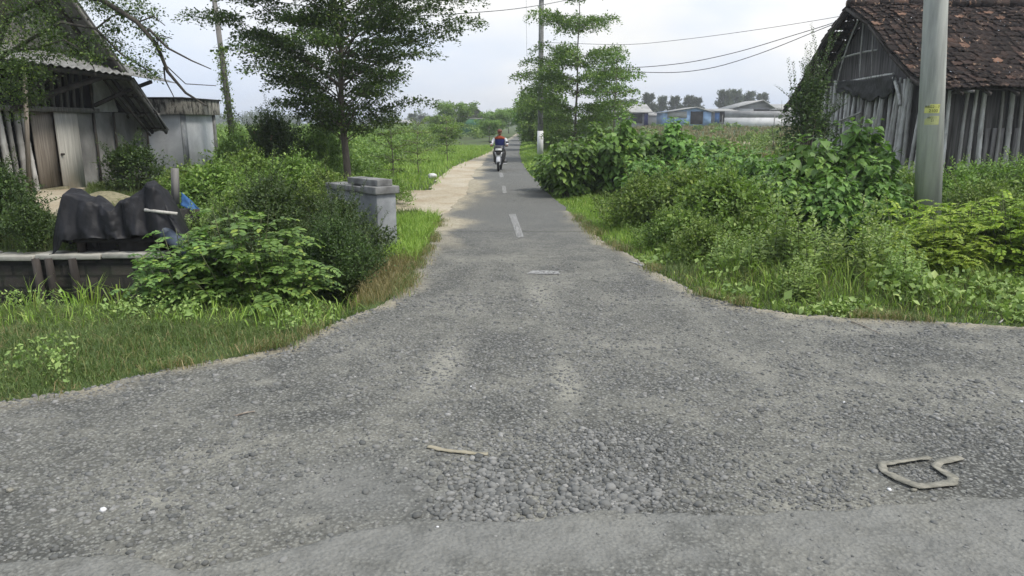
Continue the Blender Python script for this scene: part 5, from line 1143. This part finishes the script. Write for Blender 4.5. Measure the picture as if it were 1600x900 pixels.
# the sheet: rises over two posts, sags between, falls to the ground on the left and right
def tarp(s, t):                                  # s across, t from the front hem over the top to the back
    X = -.95 + 1.95 * s
    top = .10 + np.interp(X, [-.95, -.72, -.5, -.15, .15, .40, .52, .7, 1.0], [.05, .82, .72, .60, .68, .92, .84, .48, .0])
    hem = np.interp(X, [-.95, -.72, -.5, 0, .25, .5, .72, 1.0], [0, .24, .28, .25, .31, .30, .10, 0.])
    z = np.where(t < .42, hem + (top - hem) * sstep(0, .42, t) ** .75, top - .7 * sstep(.48, 1.0, t))
    y = -.28 + .10 * sstep(0, .4, t) + np.clip(t - .36, 0, 1) * 1.7
    fold = (fbm(s * 11 + t * 1.2, t * 3, 97, 4) - .5)
    z = z + .09 * fold * (.3 + np.abs(np.sin(s * 5))) + .02 * np.sin(s * 23 + 5 * t) + .04 * (fbm(s * 26, t * 9, 44, 3) - .5)
    rd = np.abs(2 * fbm(s * 9 + t * 2, t * 4 - s * 3, 46, 3) - .95); rd2 = np.abs(2 * fbm(s * 17 - t * 3, t * 7, 47, 2) - .75); z = z - .045 * sstep(.35, 0, rd) * sstep(0, .15, t) - .018 * sstep(.4, 0, rd2)
    X = X + .05 * (fbm(s * 6, t * 6, 98, 3) - .5) ; y = y - .10 * sstep(.78, .98, s) * (1 - t) + .12 * (fbm(s * 9, t * 2.2, 99, 3) - .5) + .05 * np.sin(s * 38 + 6 * t) * (1 - t) + .10 * (fbm(s * 24, t * 6, 45, 3) - .5)
    return np.stack([X, y, np.maximum(z, .03)], -1)
a, b = np.meshgrid(np.linspace(0, 1, 90), np.linspace(0, 1, 60), indexing='ij')
o = MB().grid(tarp(a, b)).build('tarpaulin', M['blacktarp'], smooth=True, loc=tuple(ct.location)); m_ = o.modifiers.new('s', 'SOLIDIFY'); m_.thickness = .006
tag(o, 'torn black tarpaulin sagging over the old cart', 'tarpaulin')
lc = np.array(ct.location)
def lq(u, v, Y): return atY(u, v, Y)
tag(MB().tube([lq(235, 345, 10.08), lq(243, 352, 10.03), lq(262, 368, 9.88)], [.085, .09, .085], 16).build('pipe', M['pipeblue'], smooth=True), 'short blue grey pipe with white worn mouth under the tarpaulin', 'pipe', 'blue grey pipes at the cart')
tag(MB().tube([lq(262, 366, 9.93), lq(278, 380, 9.83), lq(297, 394, 9.73)], [.09, .095, .085], 16).build('pipe', M['pipeblue'], smooth=True), 'lower blue grey pipe slanting down into the weeds', 'pipe', 'blue grey pipes at the cart')
tag(MB().tube([lq(226, 328, 9.88), lq(250, 331, 9.88), lq(277, 334, 9.93)], .022, 8).build('wooden_bar', M['palewood'], smooth=True), 'thin pale bar across the front of the tarpaulin', 'bar')
tag(MB().tube([lq(274, 318, 11.0), lq(274, 290, 11.0), lq(273, 263, 11.0)], [.06, .058, .055], 9).build('wooden_post', M['greywood'], smooth=True), 'stub of an old post at the right corner of the tarpaulin', 'post')
bs = MB(); a, b = np.meshgrid(np.linspace(0, 1, 16), np.linspace(0, 1, 8), indexing='ij')
pA, pB, pC, pD = lq(283, 300, 11.6), lq(317, 330, 11.4), lq(306, 332, 11.3), lq(283, 320, 11.5)
Gb = (pA * (1 - a)[..., None] + pB * a[..., None]) * (1 - b)[..., None] + (pD * (1 - a)[..., None] + pC * a[..., None]) * b[..., None]; Gb[..., 1] += .1 * (fbm(a * 4, b * 3, 5, 3) - .5)
o = bs.grid(Gb).build('blue_sheet', M['bluesheet'], smooth=True); m_ = o.modifiers.new('s', 'SOLIDIFY'); m_.thickness = .006; tag(o, 'strip of blue sheet right of the black tarpaulin', 'sheet')
def crumple(c, r, mat, name, lab, cat, seed=0):
    m = MB(); m.ell((0, 0, 0), (1, 1, 1), 14, 9); V = m.V[0]; V *= (1 + .8 * (fbm(V[:, 0] * 2.5 + seed, V[:, 1] * 2.5 + V[:, 2] * 3, 7 + seed, 3) - .5))[:, None]; V *= np.array(r); m.V[0] = V + np.array(c)
    return tag(m.build(name, mat), lab, cat)
crumple(lq(384, 343, 10.9), (.10, .06, .05), M['bluebag'], 'plastic_bag', 'torn blue plastic bag caught in the leafy shrub', 'bag', 1)
crumple(lq(207, 347, 10.28), (.13, .06, .065), M['shirt'], 'sack', 'dirty white sack under the front hem of the black tarpaulin', 'sack', 5)
g0 = at(676, 279); crumple((g0[0], g0[1], .09), (.16, .10, .10), M['white'], 'plastic_bag', 'crumpled white plastic bag on the grass edge of the dirt verge', 'bag', 2)
g0 = at(850, 296); crumple((g0[0], g0[1], .05), (.10, .12, .04), M['white'], 'litter', 'white litter scrap on the right lane edge below the broad leaf shrub', 'litter', 3)
mp_ = MB(); a, b = np.meshgrid(np.linspace(-1, 1, 30), np.linspace(-1, 1, 20), indexing='ij'); hc = place(165, 15.2)
mp_.grid(np.stack([hc[0] + a * .95, hc[1] + b * .7, hc[2] - .1 + .34 * np.exp(-(a ** 2 * 2.2 + b ** 2 * 2)) + .05 * fbm(a * 6, b * 6, 4, 3)], -1)); tag(mp_.build('straw_heap', M['fibre'], smooth=True), 'low pale heap of straw and sand behind the tarpaulin', 'heap')

# ================================================================== things lying on the road
def ribbon(pts, wd, z, mat, name, lab, cat, th=.004):
    P = np.array(pts, float); n = len(P); s = np.linspace(0, 1, n); tt = np.linspace(0, 1, 8 * n); Q = np.stack([np.interp(tt, s, P[:, i]) for i in range(2)], 1)
    for _ in range(1): Q[1:-1] = (Q[:-2] + 2 * Q[1:-1] + Q[2:]) / 4
    T = nrm(np.gradient(Q, axis=0)); Nn = np.stack([-T[:, 1], T[:, 0]], 1); w_ = wd * (.55 + .9 * fbm(tt * 11, tt * 0, 3, 4))[:, None]
    wz = np.interp(tt, s, z) if not np.isscalar(z) else z + 0 * tt
    e1, e2 = Q - Nn * w_, Q + Nn * w_
    Gr = np.stack([np.c_[e1, road_h(e1[:, 0], e1[:, 1]) + wz], np.c_[(e1 + e2) / 2, road_h(Q[:, 0], Q[:, 1]) + wz + .003], np.c_[e2, road_h(e2[:, 0], e2[:, 1]) + wz + .004]], 1)
    o = MB().grid(Gr).build(name, mat, smooth=True); m = o.modifiers.new('s', 'SOLIDIFY'); m.thickness = th; m.offset = 1; return tag(o, lab, cat)
bp = [(1452, 709), (1420, 714), (1396, 719), (1378, 722), (1381, 735), (1405, 746), (1434, 757), (1465, 755), (1488, 752), (1490, 741), (1476, 732), (1462, 725), (1470, 717), (1502, 712)]
ribbon([at(*p)[:2] for p in bp], .027, .017, M['strap'], 'discarded_strap', 'flat sandy strap lying in a broken loop on the gravel', 'strap')
ribbon([at(*p)[:2] for p in ((668, 693), (700, 697), (730, 700), (762, 702))], .014, .012, M['strawstrip'], 'flattened_strip', 'pale flattened strip lying above the heap of pebbles', 'strip')
ribbon([at(*p)[:2] for p in ((985, 408), (1003, 413), (1026, 419))], .028, .008, M['marking'], 'litter', 'white flattened scrap at the right edge where the lane widens', 'litter')
n_l = [((160, 787), .022), ((14, 758), .03), ((838, 803), .009), ((714, 817), .011), ((684, 838), .008), ((1355, 804), .015), ((1390, 757), .014), ((1428, 760), .019), ((1596, 624), .016), ((1320, 621), .012), ((1304, 811), .012), ((736, 600), .011), ((800, 555), .012)]
lb_ = ['white chip at the left of the foreground', 'pale flat stone at the left picture edge', 'small white chip right of the bare sand tongue', 'white chip below the left end of the pebble heap', 'tiny white chip near the lower road edge', 'round pale stone left below the sandy strap', 'small white chip left of the strap loop', 'pale stone touching the front of the strap loop', 'white chip at the right picture edge', 'white chip between lane mouth and strap', 'pale stone on the line of the lower road edge', 'white chip right of the left dust patch', 'pale pebble above the dust patches']
for ((u, v), r), lb in zip(n_l, lb_):
    p = at(u, v); m = MB(); V, F = stones(np.array([[0, 0, 0.]]), np.array([r]), .55); m.add(V, F)
    tag(m.build('pale_stone', M['white'] if 'white' in lb else M['strap'], smooth=True, loc=(p[0], p[1], float(road_h(p[0], p[1])) + r * .25)), lb, 'stone', 'pale stones on the road')
def stick(p, q, r, mat, name, lab):
    a, b = at(*p), at(*q); a[2] = float(road_h(a[0], a[1])) + r + .004; b[2] = float(road_h(b[0], b[1])) + r + .004; tag(MB().tube([a, (a + b) / 2 + np.array([.01, .012, .003]), b], [r, r * .9, r * .6], 6).build(name, mat, smooth=True), lab, 'stick')
stick((366, 645), (398, 639), .007, M['brownwood'], 'stick', 'thin brown stick lying on the gravel left of the dust patches')
stick((1330, 499), (1376, 518), .006, M['brownwood'], 'stick', 'thin dark stick on the road edge at the right corner')
stick((1562, 502), (1578, 492), .007, M['palewood'], 'stick', 'pale bent stick in the grass edge at the far right')

# ================================================================== background buildings on the right
def shed(u0, u1, Y, vb, ve, vr, name, lab, wm, rm, depth=8, ridge=.5, over=.5, parts=None, gable=False):
    x0, x1 = xat(u0, Y, vb), xat(u1, Y, vb); zb, ze, zr_ = zat(vb, Y), zat(ve, Y), zat(vr, Y); zg = float(ground_z(x0, Y)) - .1; w_ = x1 - x0; t = thing(name, lab, 'building', (x0, Y, zg)); ze -= zg; zr_ -= zg
    m = MB(); m.box((w_ / 2, depth / 2, ze / 2), (w_, depth, ze)); m.build('wall', M[wm], t)
    r_ = MB()
    if gable:
        r_.add([(-over, -over, ze - .1), (w_ * ridge, -over, zr_), (w_ + over, -over, ze - .1), (-over, depth, ze - .1), (w_ * ridge, depth, zr_), (w_ + over, depth, ze - .1)], [(0, 1, 4, 3), (1, 2, 5, 4)])
        gm = MB(); gm.prism([(0, ze - .02), (w_, ze - .02), (w_ * ridge, zr_ - .12)], .02, depth - .1); gm.build('gable', M[wm], t)
    else:
        r_.add([(-over, -over, ze), (w_ + over, -over, ze), (w_ + over, depth * ridge, zr_), (-over, depth * ridge, zr_), (w_ + over, depth + over, ze), (-over, depth + over, ze)], [(0, 1, 2, 3), (3, 2, 4, 5)])
    o = r_.build('roof', M[rm], t); o.modifiers.new('s', 'SOLIDIFY').thickness = .12
    for (a0, a1, b0, b1, mt, nm) in parts or []:
        X0, X1, Z0, Z1 = xat(a0, Y, vb) - x0, xat(a1, Y, vb) - x0, zat(b1, Y) - zg, zat(b0, Y) - zg; MB().box(((X0 + X1) / 2, -.06, (Z0 + Z1) / 2), (X1 - X0, .1, Z1 - Z0)).build(nm, M[mt], t)
    return t
shed(932, 1012, 112, 197, 175, 161, 'storage_shed', 'long grey roofed open shed behind the broad leaf shrubs', 'greywall', 'greyroof', 9, .6, .6,
     [(984, 1003, 178, 192, 'dark', 'opening'), (935, 955, 181, 190, 'lightblue', 'blue_panel'), (1006, 1012, 177, 196, 'navy', 'blue_tank'), (962, 980, 180, 192, 'dark', 'opening')])
shed(912, 958, 108, 198, 181, 177, 'low_shed', 'low grey lean-to shed at the left end behind the shrubs', 'greywall', 'greyroof', 5, .8, .4)
shed(1012, 1044, 118, 197, 180, 175, 'low_shed', 'low pale shed between the grey and the blue building', 'whitewall', 'greyroof', 6, .6, .3)
shed(1040, 1110, 108, 199, 174, 167, 'blue_shed', 'light blue shed with dark doorway and grey sloping roof', 'lightblue', 'greyroof', 7, .66, .4,
     [(1042, 1072, 174, 184, 'greyroof', 'awning'), (1078, 1097, 174, 194, 'dark', 'doorway'), (1098, 1110, 175, 197, 'lightblue', 'door_panel')], True)
shed(1112, 1146, 112, 197, 173, 169, 'long_shed', 'open low roofed shed with a blue door right of the blue shed', 'greywall', 'greyroof', 7, .7, .5,
     [(1116, 1123, 176, 192, 'blue', 'door'), (1124, 1144, 174, 190, 'dark', 'opening')])
shed(1146, 1202, 116, 198, 168, 156, 'gabled_shed', 'grey gabled shed with a dark slot under its roof', 'greywall', 'greyroof', 9, .75, .6,
     [(1176, 1200, 171, 173, 'dark', 'slot'), (1148, 1175, 170, 176, 'whitewall', 'panel')], True)
shed(1196, 1240, 120, 198, 171, 162, 'small_shed', 'small pale roofed shed half hidden by the dark small tree', 'greywall', 'greyroof', 7, .5, .4)
fw = thing('boundary_wall', 'grey topped white boundary wall in front of the far sheds', 'wall', (xat(1132, 104, 190), 104, float(ground_z(30, 104)) - .1))
wx = xat(1262, 104, 190) - xat(1132, 104, 190); zz_ = zat(184, 104) - fw.location.z
MB().box((wx / 2, 0, zz_ / 2), (wx, .2, zz_)).build('lower_wall', M['whitewall'], fw); MB().box((wx / 2, .02, zz_ + .45), (wx, .14, .9)).build('upper_panels', M['greywall'], fw)
for u in (1128, 1209): 
    x_, y_ = xat(u, 92, 200), 92; z_ = float(ground_z(x_, y_)); tag(MB().tube([(x_, y_, z_ - .1), (x_, y_, z_ + 1.9)], .05, 6).build('fence_post', M['greywood']), 'thin fence post in the field before the ' + ('long low shed' if u < 1150 else 'white boundary wall'), 'post', 'posts in the field')
# field bank
bk_ = MB(); xa = np.linspace(11, 60, 60); a, b = np.meshgrid(xa, np.linspace(0, 1, 5), indexing='ij'); yb_ = 60 + 3 * b; bk_.grid(np.stack([a, yb_, ground_z(a, yb_) + .18 * np.sin(b * math.pi) + .06 * fbm(a, b, 8, 3)], -1)); tag(bk_.build('path', M['dirt'], smooth=True), kind='structure')
# hut on the left far away
hx = xat(741, 118, 200); hut = thing('gabled_hut', 'far green walled hut with a pointed brown roof left of the lane', 'hut', (hx, 118, 0), R(8))
MB().box((0, 2.5, 1.1), (4.8, 5, 2.3)).build('wall', M['greenwall'], hut); MB().box((1.6, -.06, 1.1), (1.5, .1, 2.1)).build('side_panel', M['greywall'], hut)
m = MB(); m.prism([(-2.4, 2.25), (2.4, 2.25), (0, 3.9)], .05, 4.9); m.build('gable', M['thatch'], hut)
m = MB(); m.add([(-3.1, -.5, 1.95), (0, -.5, 4.25), (3.1, -.5, 1.95), (-3.1, 5.5, 1.95), (0, 5.5, 4.25), (3.1, 5.5, 1.95)], [(0, 1, 4, 3), (1, 2, 5, 4)]); m.build('roof', M['thatch'], hut).modifiers.new('s', 'SOLIDIFY').thickness = .12
MB().box((-.2, -.55, 2.35), (4.6, .5, .1)).build('porch_sheet', M['greyroof'], hut)
shed(618, 640, 190, 201, 192, 187, 'far_house', 'grey far house beyond the scrub right of the large tree', 'greywall', 'greyroof', 8, .5, .5)

# ================================================================== scooter and rider
s0 = at(779, 268); SC = thing('scooter', 'white and black scooter riding towards the viewer on the narrow lane', 'scooter', (float(s0[0]), float(s0[1]), .0), R(-3))
# local: front towards -y; wheel contact of the front wheel at the origin
def wheel(y, r, wdt):
    t = MB(); aa = np.linspace(0, 2 * math.pi, 29); t.tube([(0, y + (r - wdt / 2) * math.cos(q), r + (r - wdt / 2) * math.sin(q)) for q in aa], wdt / 2, 8, cap=False); o = t.build('tyre', M['black'], None, smooth=True)
    w_ = MB(); w_.tube([(-.05, y, r), (.05, y, r)], .05, 12)
    for q in aa[:-1:5]: w_.beam((0, y, r), (0, y + (r - wdt) * math.cos(q), r + (r - wdt) * math.sin(q)), .025)
    w_.tube([(0, y + (r - wdt) * math.cos(q), r + (r - wdt) * math.sin(q)) for q in aa], .014, 6, cap=False); e = w_.build('wheel', M['silver'], SC); o.parent = e; return e
wheel(0, .27, .095); wheel(1.25, .27, .11)
f_ = MB(); 
for sx in (-.075, .075): f_.tube([(sx, 0, .27), (sx, .10, .52), (sx * .6, .17, .72)], .02, 7)
f_.build('fork', M['silver'], SC, smooth=True)
fd = MB(); qa = np.linspace(R(20), R(165), 14); a, b = np.meshgrid(qa, np.linspace(-1, 1, 7), indexing='ij'); fd.grid(np.stack([b * .07, -.305 * np.cos(a), .27 + .315 * np.sin(a) - .02 * b ** 2], -1)); o = fd.build('front_fender', M['silver'], SC, smooth=True); o.modifiers.new('s', 'SOLIDIFY').thickness = .008
def loft(sections, mat, name, parent=SC, n=12):  # sections: (y, z, half width, half height) stacked rounded shapes
    m = MB(); an = np.linspace(0, 2 * math.pi, n, endpoint=False); V = []
    for (x_, y_, z_, hx_, hy_) in sections: V.append(np.stack([x_ + hx_ * np.sign(np.cos(an)) * np.abs(np.cos(an)) ** .7, y_ + hy_ * np.sign(np.sin(an)) * np.abs(np.sin(an)) ** .7, np.full(n, z_)], 1))
    k = len(sections); F = [(i * n + j, i * n + (j + 1) % n, (i + 1) * n + (j + 1) % n, (i + 1) * n + j) for i in range(k - 1) for j in range(n)] + [tuple(range(n - 1, -1, -1)), tuple((k - 1) * n + j for j in range(n))]
    return m.add(np.concatenate(V), F).build(name, mat, parent, smooth=True)
loft([(0, .10, .50, .05, .05), (0, .09, .58, .12, .08), (0, .10, .68, .17, .10), (0, .12, .74, .15, .10)], M['silver'], 'front_apron')
loft([(0, .22, .34, .20, .06), (0, .24, .5, .22, .06), (0, .25, .72, .21, .06), (0, .26, .84, .16, .06)], M['blackplastic'], 'leg_shield')
for sx in (-1, 1):
    loft([(sx * .13, .08, .60, .02, .03), (sx * .16, .06, .68, .035, .03), (sx * .17, .09, .76, .02, .03)], M['blackplastic'], 'indicator')
loft([(0, -.006, .64, .05, .03), (0, -.004, .70, .10, .035), (0, .03, .745, .11, .03)], M['dark'], 'headlight')
MB().box((0, .045, .835), (.25, .012, .085), None).build('number_plate', M['white'], SC)
loft([(0, .16, .745, .15, .10), (0, .17, .84, .19, .11), (0, .2, .94, .19, .10), (0, .24, 1.0, .13, .08)], M['blackplastic'], 'handlebar_cowl')
hb = MB(); hb.tube([(-.34, .32, .97), (-.2, .27, .98), (0, .24, .98), (.2, .27, .98), (.34, .32, .97)], .017, 7); o = hb.build('handlebar', M['blackplastic'], SC, smooth=True)
for sx in (-1, 1): MB().tube([(sx * .24, .30, .965), (sx * .35, .325, .968)], .022, 8).build('grip', M['black'], o, smooth=True)
for sx in (-1, 1):
    m = MB(); m.tube([(sx * .22, .27, .99), (sx * .27, .26, 1.07), (sx * .31, .25, 1.10)], .008, 5); m.ell((sx * .33, .25, 1.12), (.065, .02, .038), 12, 7); m.build('mirror', M['blackplastic'], SC, smooth=True)
MB().box((0, .5, .30), (.30, .5, .08)).build('floorboard', M['blackplastic'], SC, bevel=.02)
loft([(0, .98, .32, .17, .32), (0, 1.0, .45, .18, .42), (0, 1.02, .62, .17, .48), (0, 1.05, .70, .14, .46)], M['blackplastic'], 'rear_body')
loft([(0, 1.0, .70, .13, .42), (0, 1.0, .77, .15, .45), (0, 1.02, .80, .12, .42)], M['black'], 'seat')
ex_ = MB(); ex_.tube([(.2, .85, .28), (.21, 1.1, .30), (.22, 1.45, .36)], [.03, .055, .06], 9); ex_.build('exhaust', M['blackplastic'], SC, smooth=True)
st_ = MB(); st_.beam((-.28, .72, .27), (.28, .72, .27), .03); st_.build('foot_pegs', M['silver'], SC)
RD = thing('person', 'rider in navy vest with orange shoulders, white sleeves and brown cap on the scooter', 'person', SC.location, R(-3))
def skin_body(name, joints, edges, mat, parent, lev=1, root=0):
    me_ = bpy.data.meshes.new(name); me_.from_pydata([j[:3] for j in joints], edges, []); o = bpy.data.objects.new(name, me_); COL.objects.link(o); o.parent = parent
    sk = o.modifiers.new('skin', 'SKIN'); sk.use_smooth_shade = True
    for i, j in enumerate(joints): me_.skin_vertices[0].data[i].radius = (j[3], j[4] if len(j) > 4 else j[3]); me_.skin_vertices[0].data[i].use_root = (i == root)
    s_ = o.modifiers.new('sub', 'SUBSURF'); s_.levels = lev; s_.render_levels = lev; me_.materials.append(mat); return o
hip, chest, neck = (0, .86, .84), (0, .80, 1.16), (0, .76, 1.33)
def arm(sx, k=1.0): return [(sx * .19, .78, 1.27, .055 * k), (sx * .30, .66, 1.08, .046 * k), (sx * .31, .42, 1.0, .036 * k), (sx * .29, .34, .985, .03 * k)]
def leg(sx, k=1.0): return [(sx * .09, .84, .80, .085 * k), (sx * .20, .48, .72, .066 * k), (sx * .16, .58, .40, .045 * k), (sx * .16, .52, .37, .035 * k)]
J = [(*hip, .13, .10), (0, .83, 1.0, .13, .10), (*chest, .15, .10), (*neck, .055), (0, .75, 1.385, .048), (0, .735, 1.44, .082, .095), (0, .73, 1.52, .08, .095)]
E = [(0, 1), (1, 2), (2, 3), (3, 4), (4, 5), (5, 6)]
for sx in (-1, 1):
    b0 = len(J); J += arm(sx); E += [(2, b0), (b0, b0 + 1), (b0 + 1, b0 + 2), (b0 + 2, b0 + 3)]
    b0 = len(J); J += leg(sx); E += [(0, b0), (b0, b0 + 1), (b0 + 1, b0 + 2), (b0 + 2, b0 + 3)]
skin_body('body', J, E, M['skin'], RD, 2)
for sx in (-1, 1):
    A = arm(sx, 1.28)[:3]; skin_body('sleeve', A, [(0, 1), (1, 2)], M['shirt'], RD)
    A = leg(sx, 1.25)[:3]; skin_body('trouser_leg', A, [(0, 1), (1, 2)], M['trousers'], RD)
    m = MB(); m.ell((sx * .16, .47, .36), (.05, .13, .05), 10, 6); m.build('shoe', M['black'], RD, smooth=True)
    for k in range(4):                            # fingers closed round the grip
        xk = sx * (.275 + .018 * k); MB().tube([(xk, .345, .99), (xk, .325, 1.0), (xk, .30, .985), (xk, .305, .958), (xk, .325, .952)], .009, 6).build('finger', M['skin'], RD, smooth=True)
    MB().tube([(sx * .265, .345, .985), (sx * .25, .335, .965), (sx * .255, .315, .955)], .010, 6).build('thumb', M['skin'], RD, smooth=True)
loft([(0, .86, .78, .175, .13), (0, .84, .95, .185, .145), (0, .81, 1.1, .20, .145), (0, .79, 1.22, .205, .135), (0, .785, 1.26, .19, .12)], M['navy'], 'vest', RD, 20)
loft([(0, .788, 1.225, .212, .14), (0, .78, 1.28, .20, .125), (0, .77, 1.315, .14, .10), (0, .765, 1.345, .08, .075)], M['orange'], 'vest_shoulders', RD, 20)
cpm = MB(); cpm.ell((0, .74, 1.53), (.098, .112, .075), 14, 8); cpm.ell((0, .63, 1.525), (.075, .075, .012), 12, 5); cpm.build('cap', M['capcloth'], RD, smooth=True)
fc = MB()
for sx in (-1, 1): fc.ell((sx * .032, .640, 1.47), (.012, .008, .007), 8, 5)
fc.ell((0, .636, 1.405), (.026, .006, .006), 8, 5); fc.build('face_features', M['dark'], RD, smooth=True)
fn = MB(); fn.ell((0, .634, 1.44), (.013, .018, .022), 8, 6)
for sx in (-1, 1): fn.ell((sx * .085, .74, 1.46), (.01, .02, .03), 8, 6)
fn.build('nose_and_ears', M['skin'], RD, smooth=True)
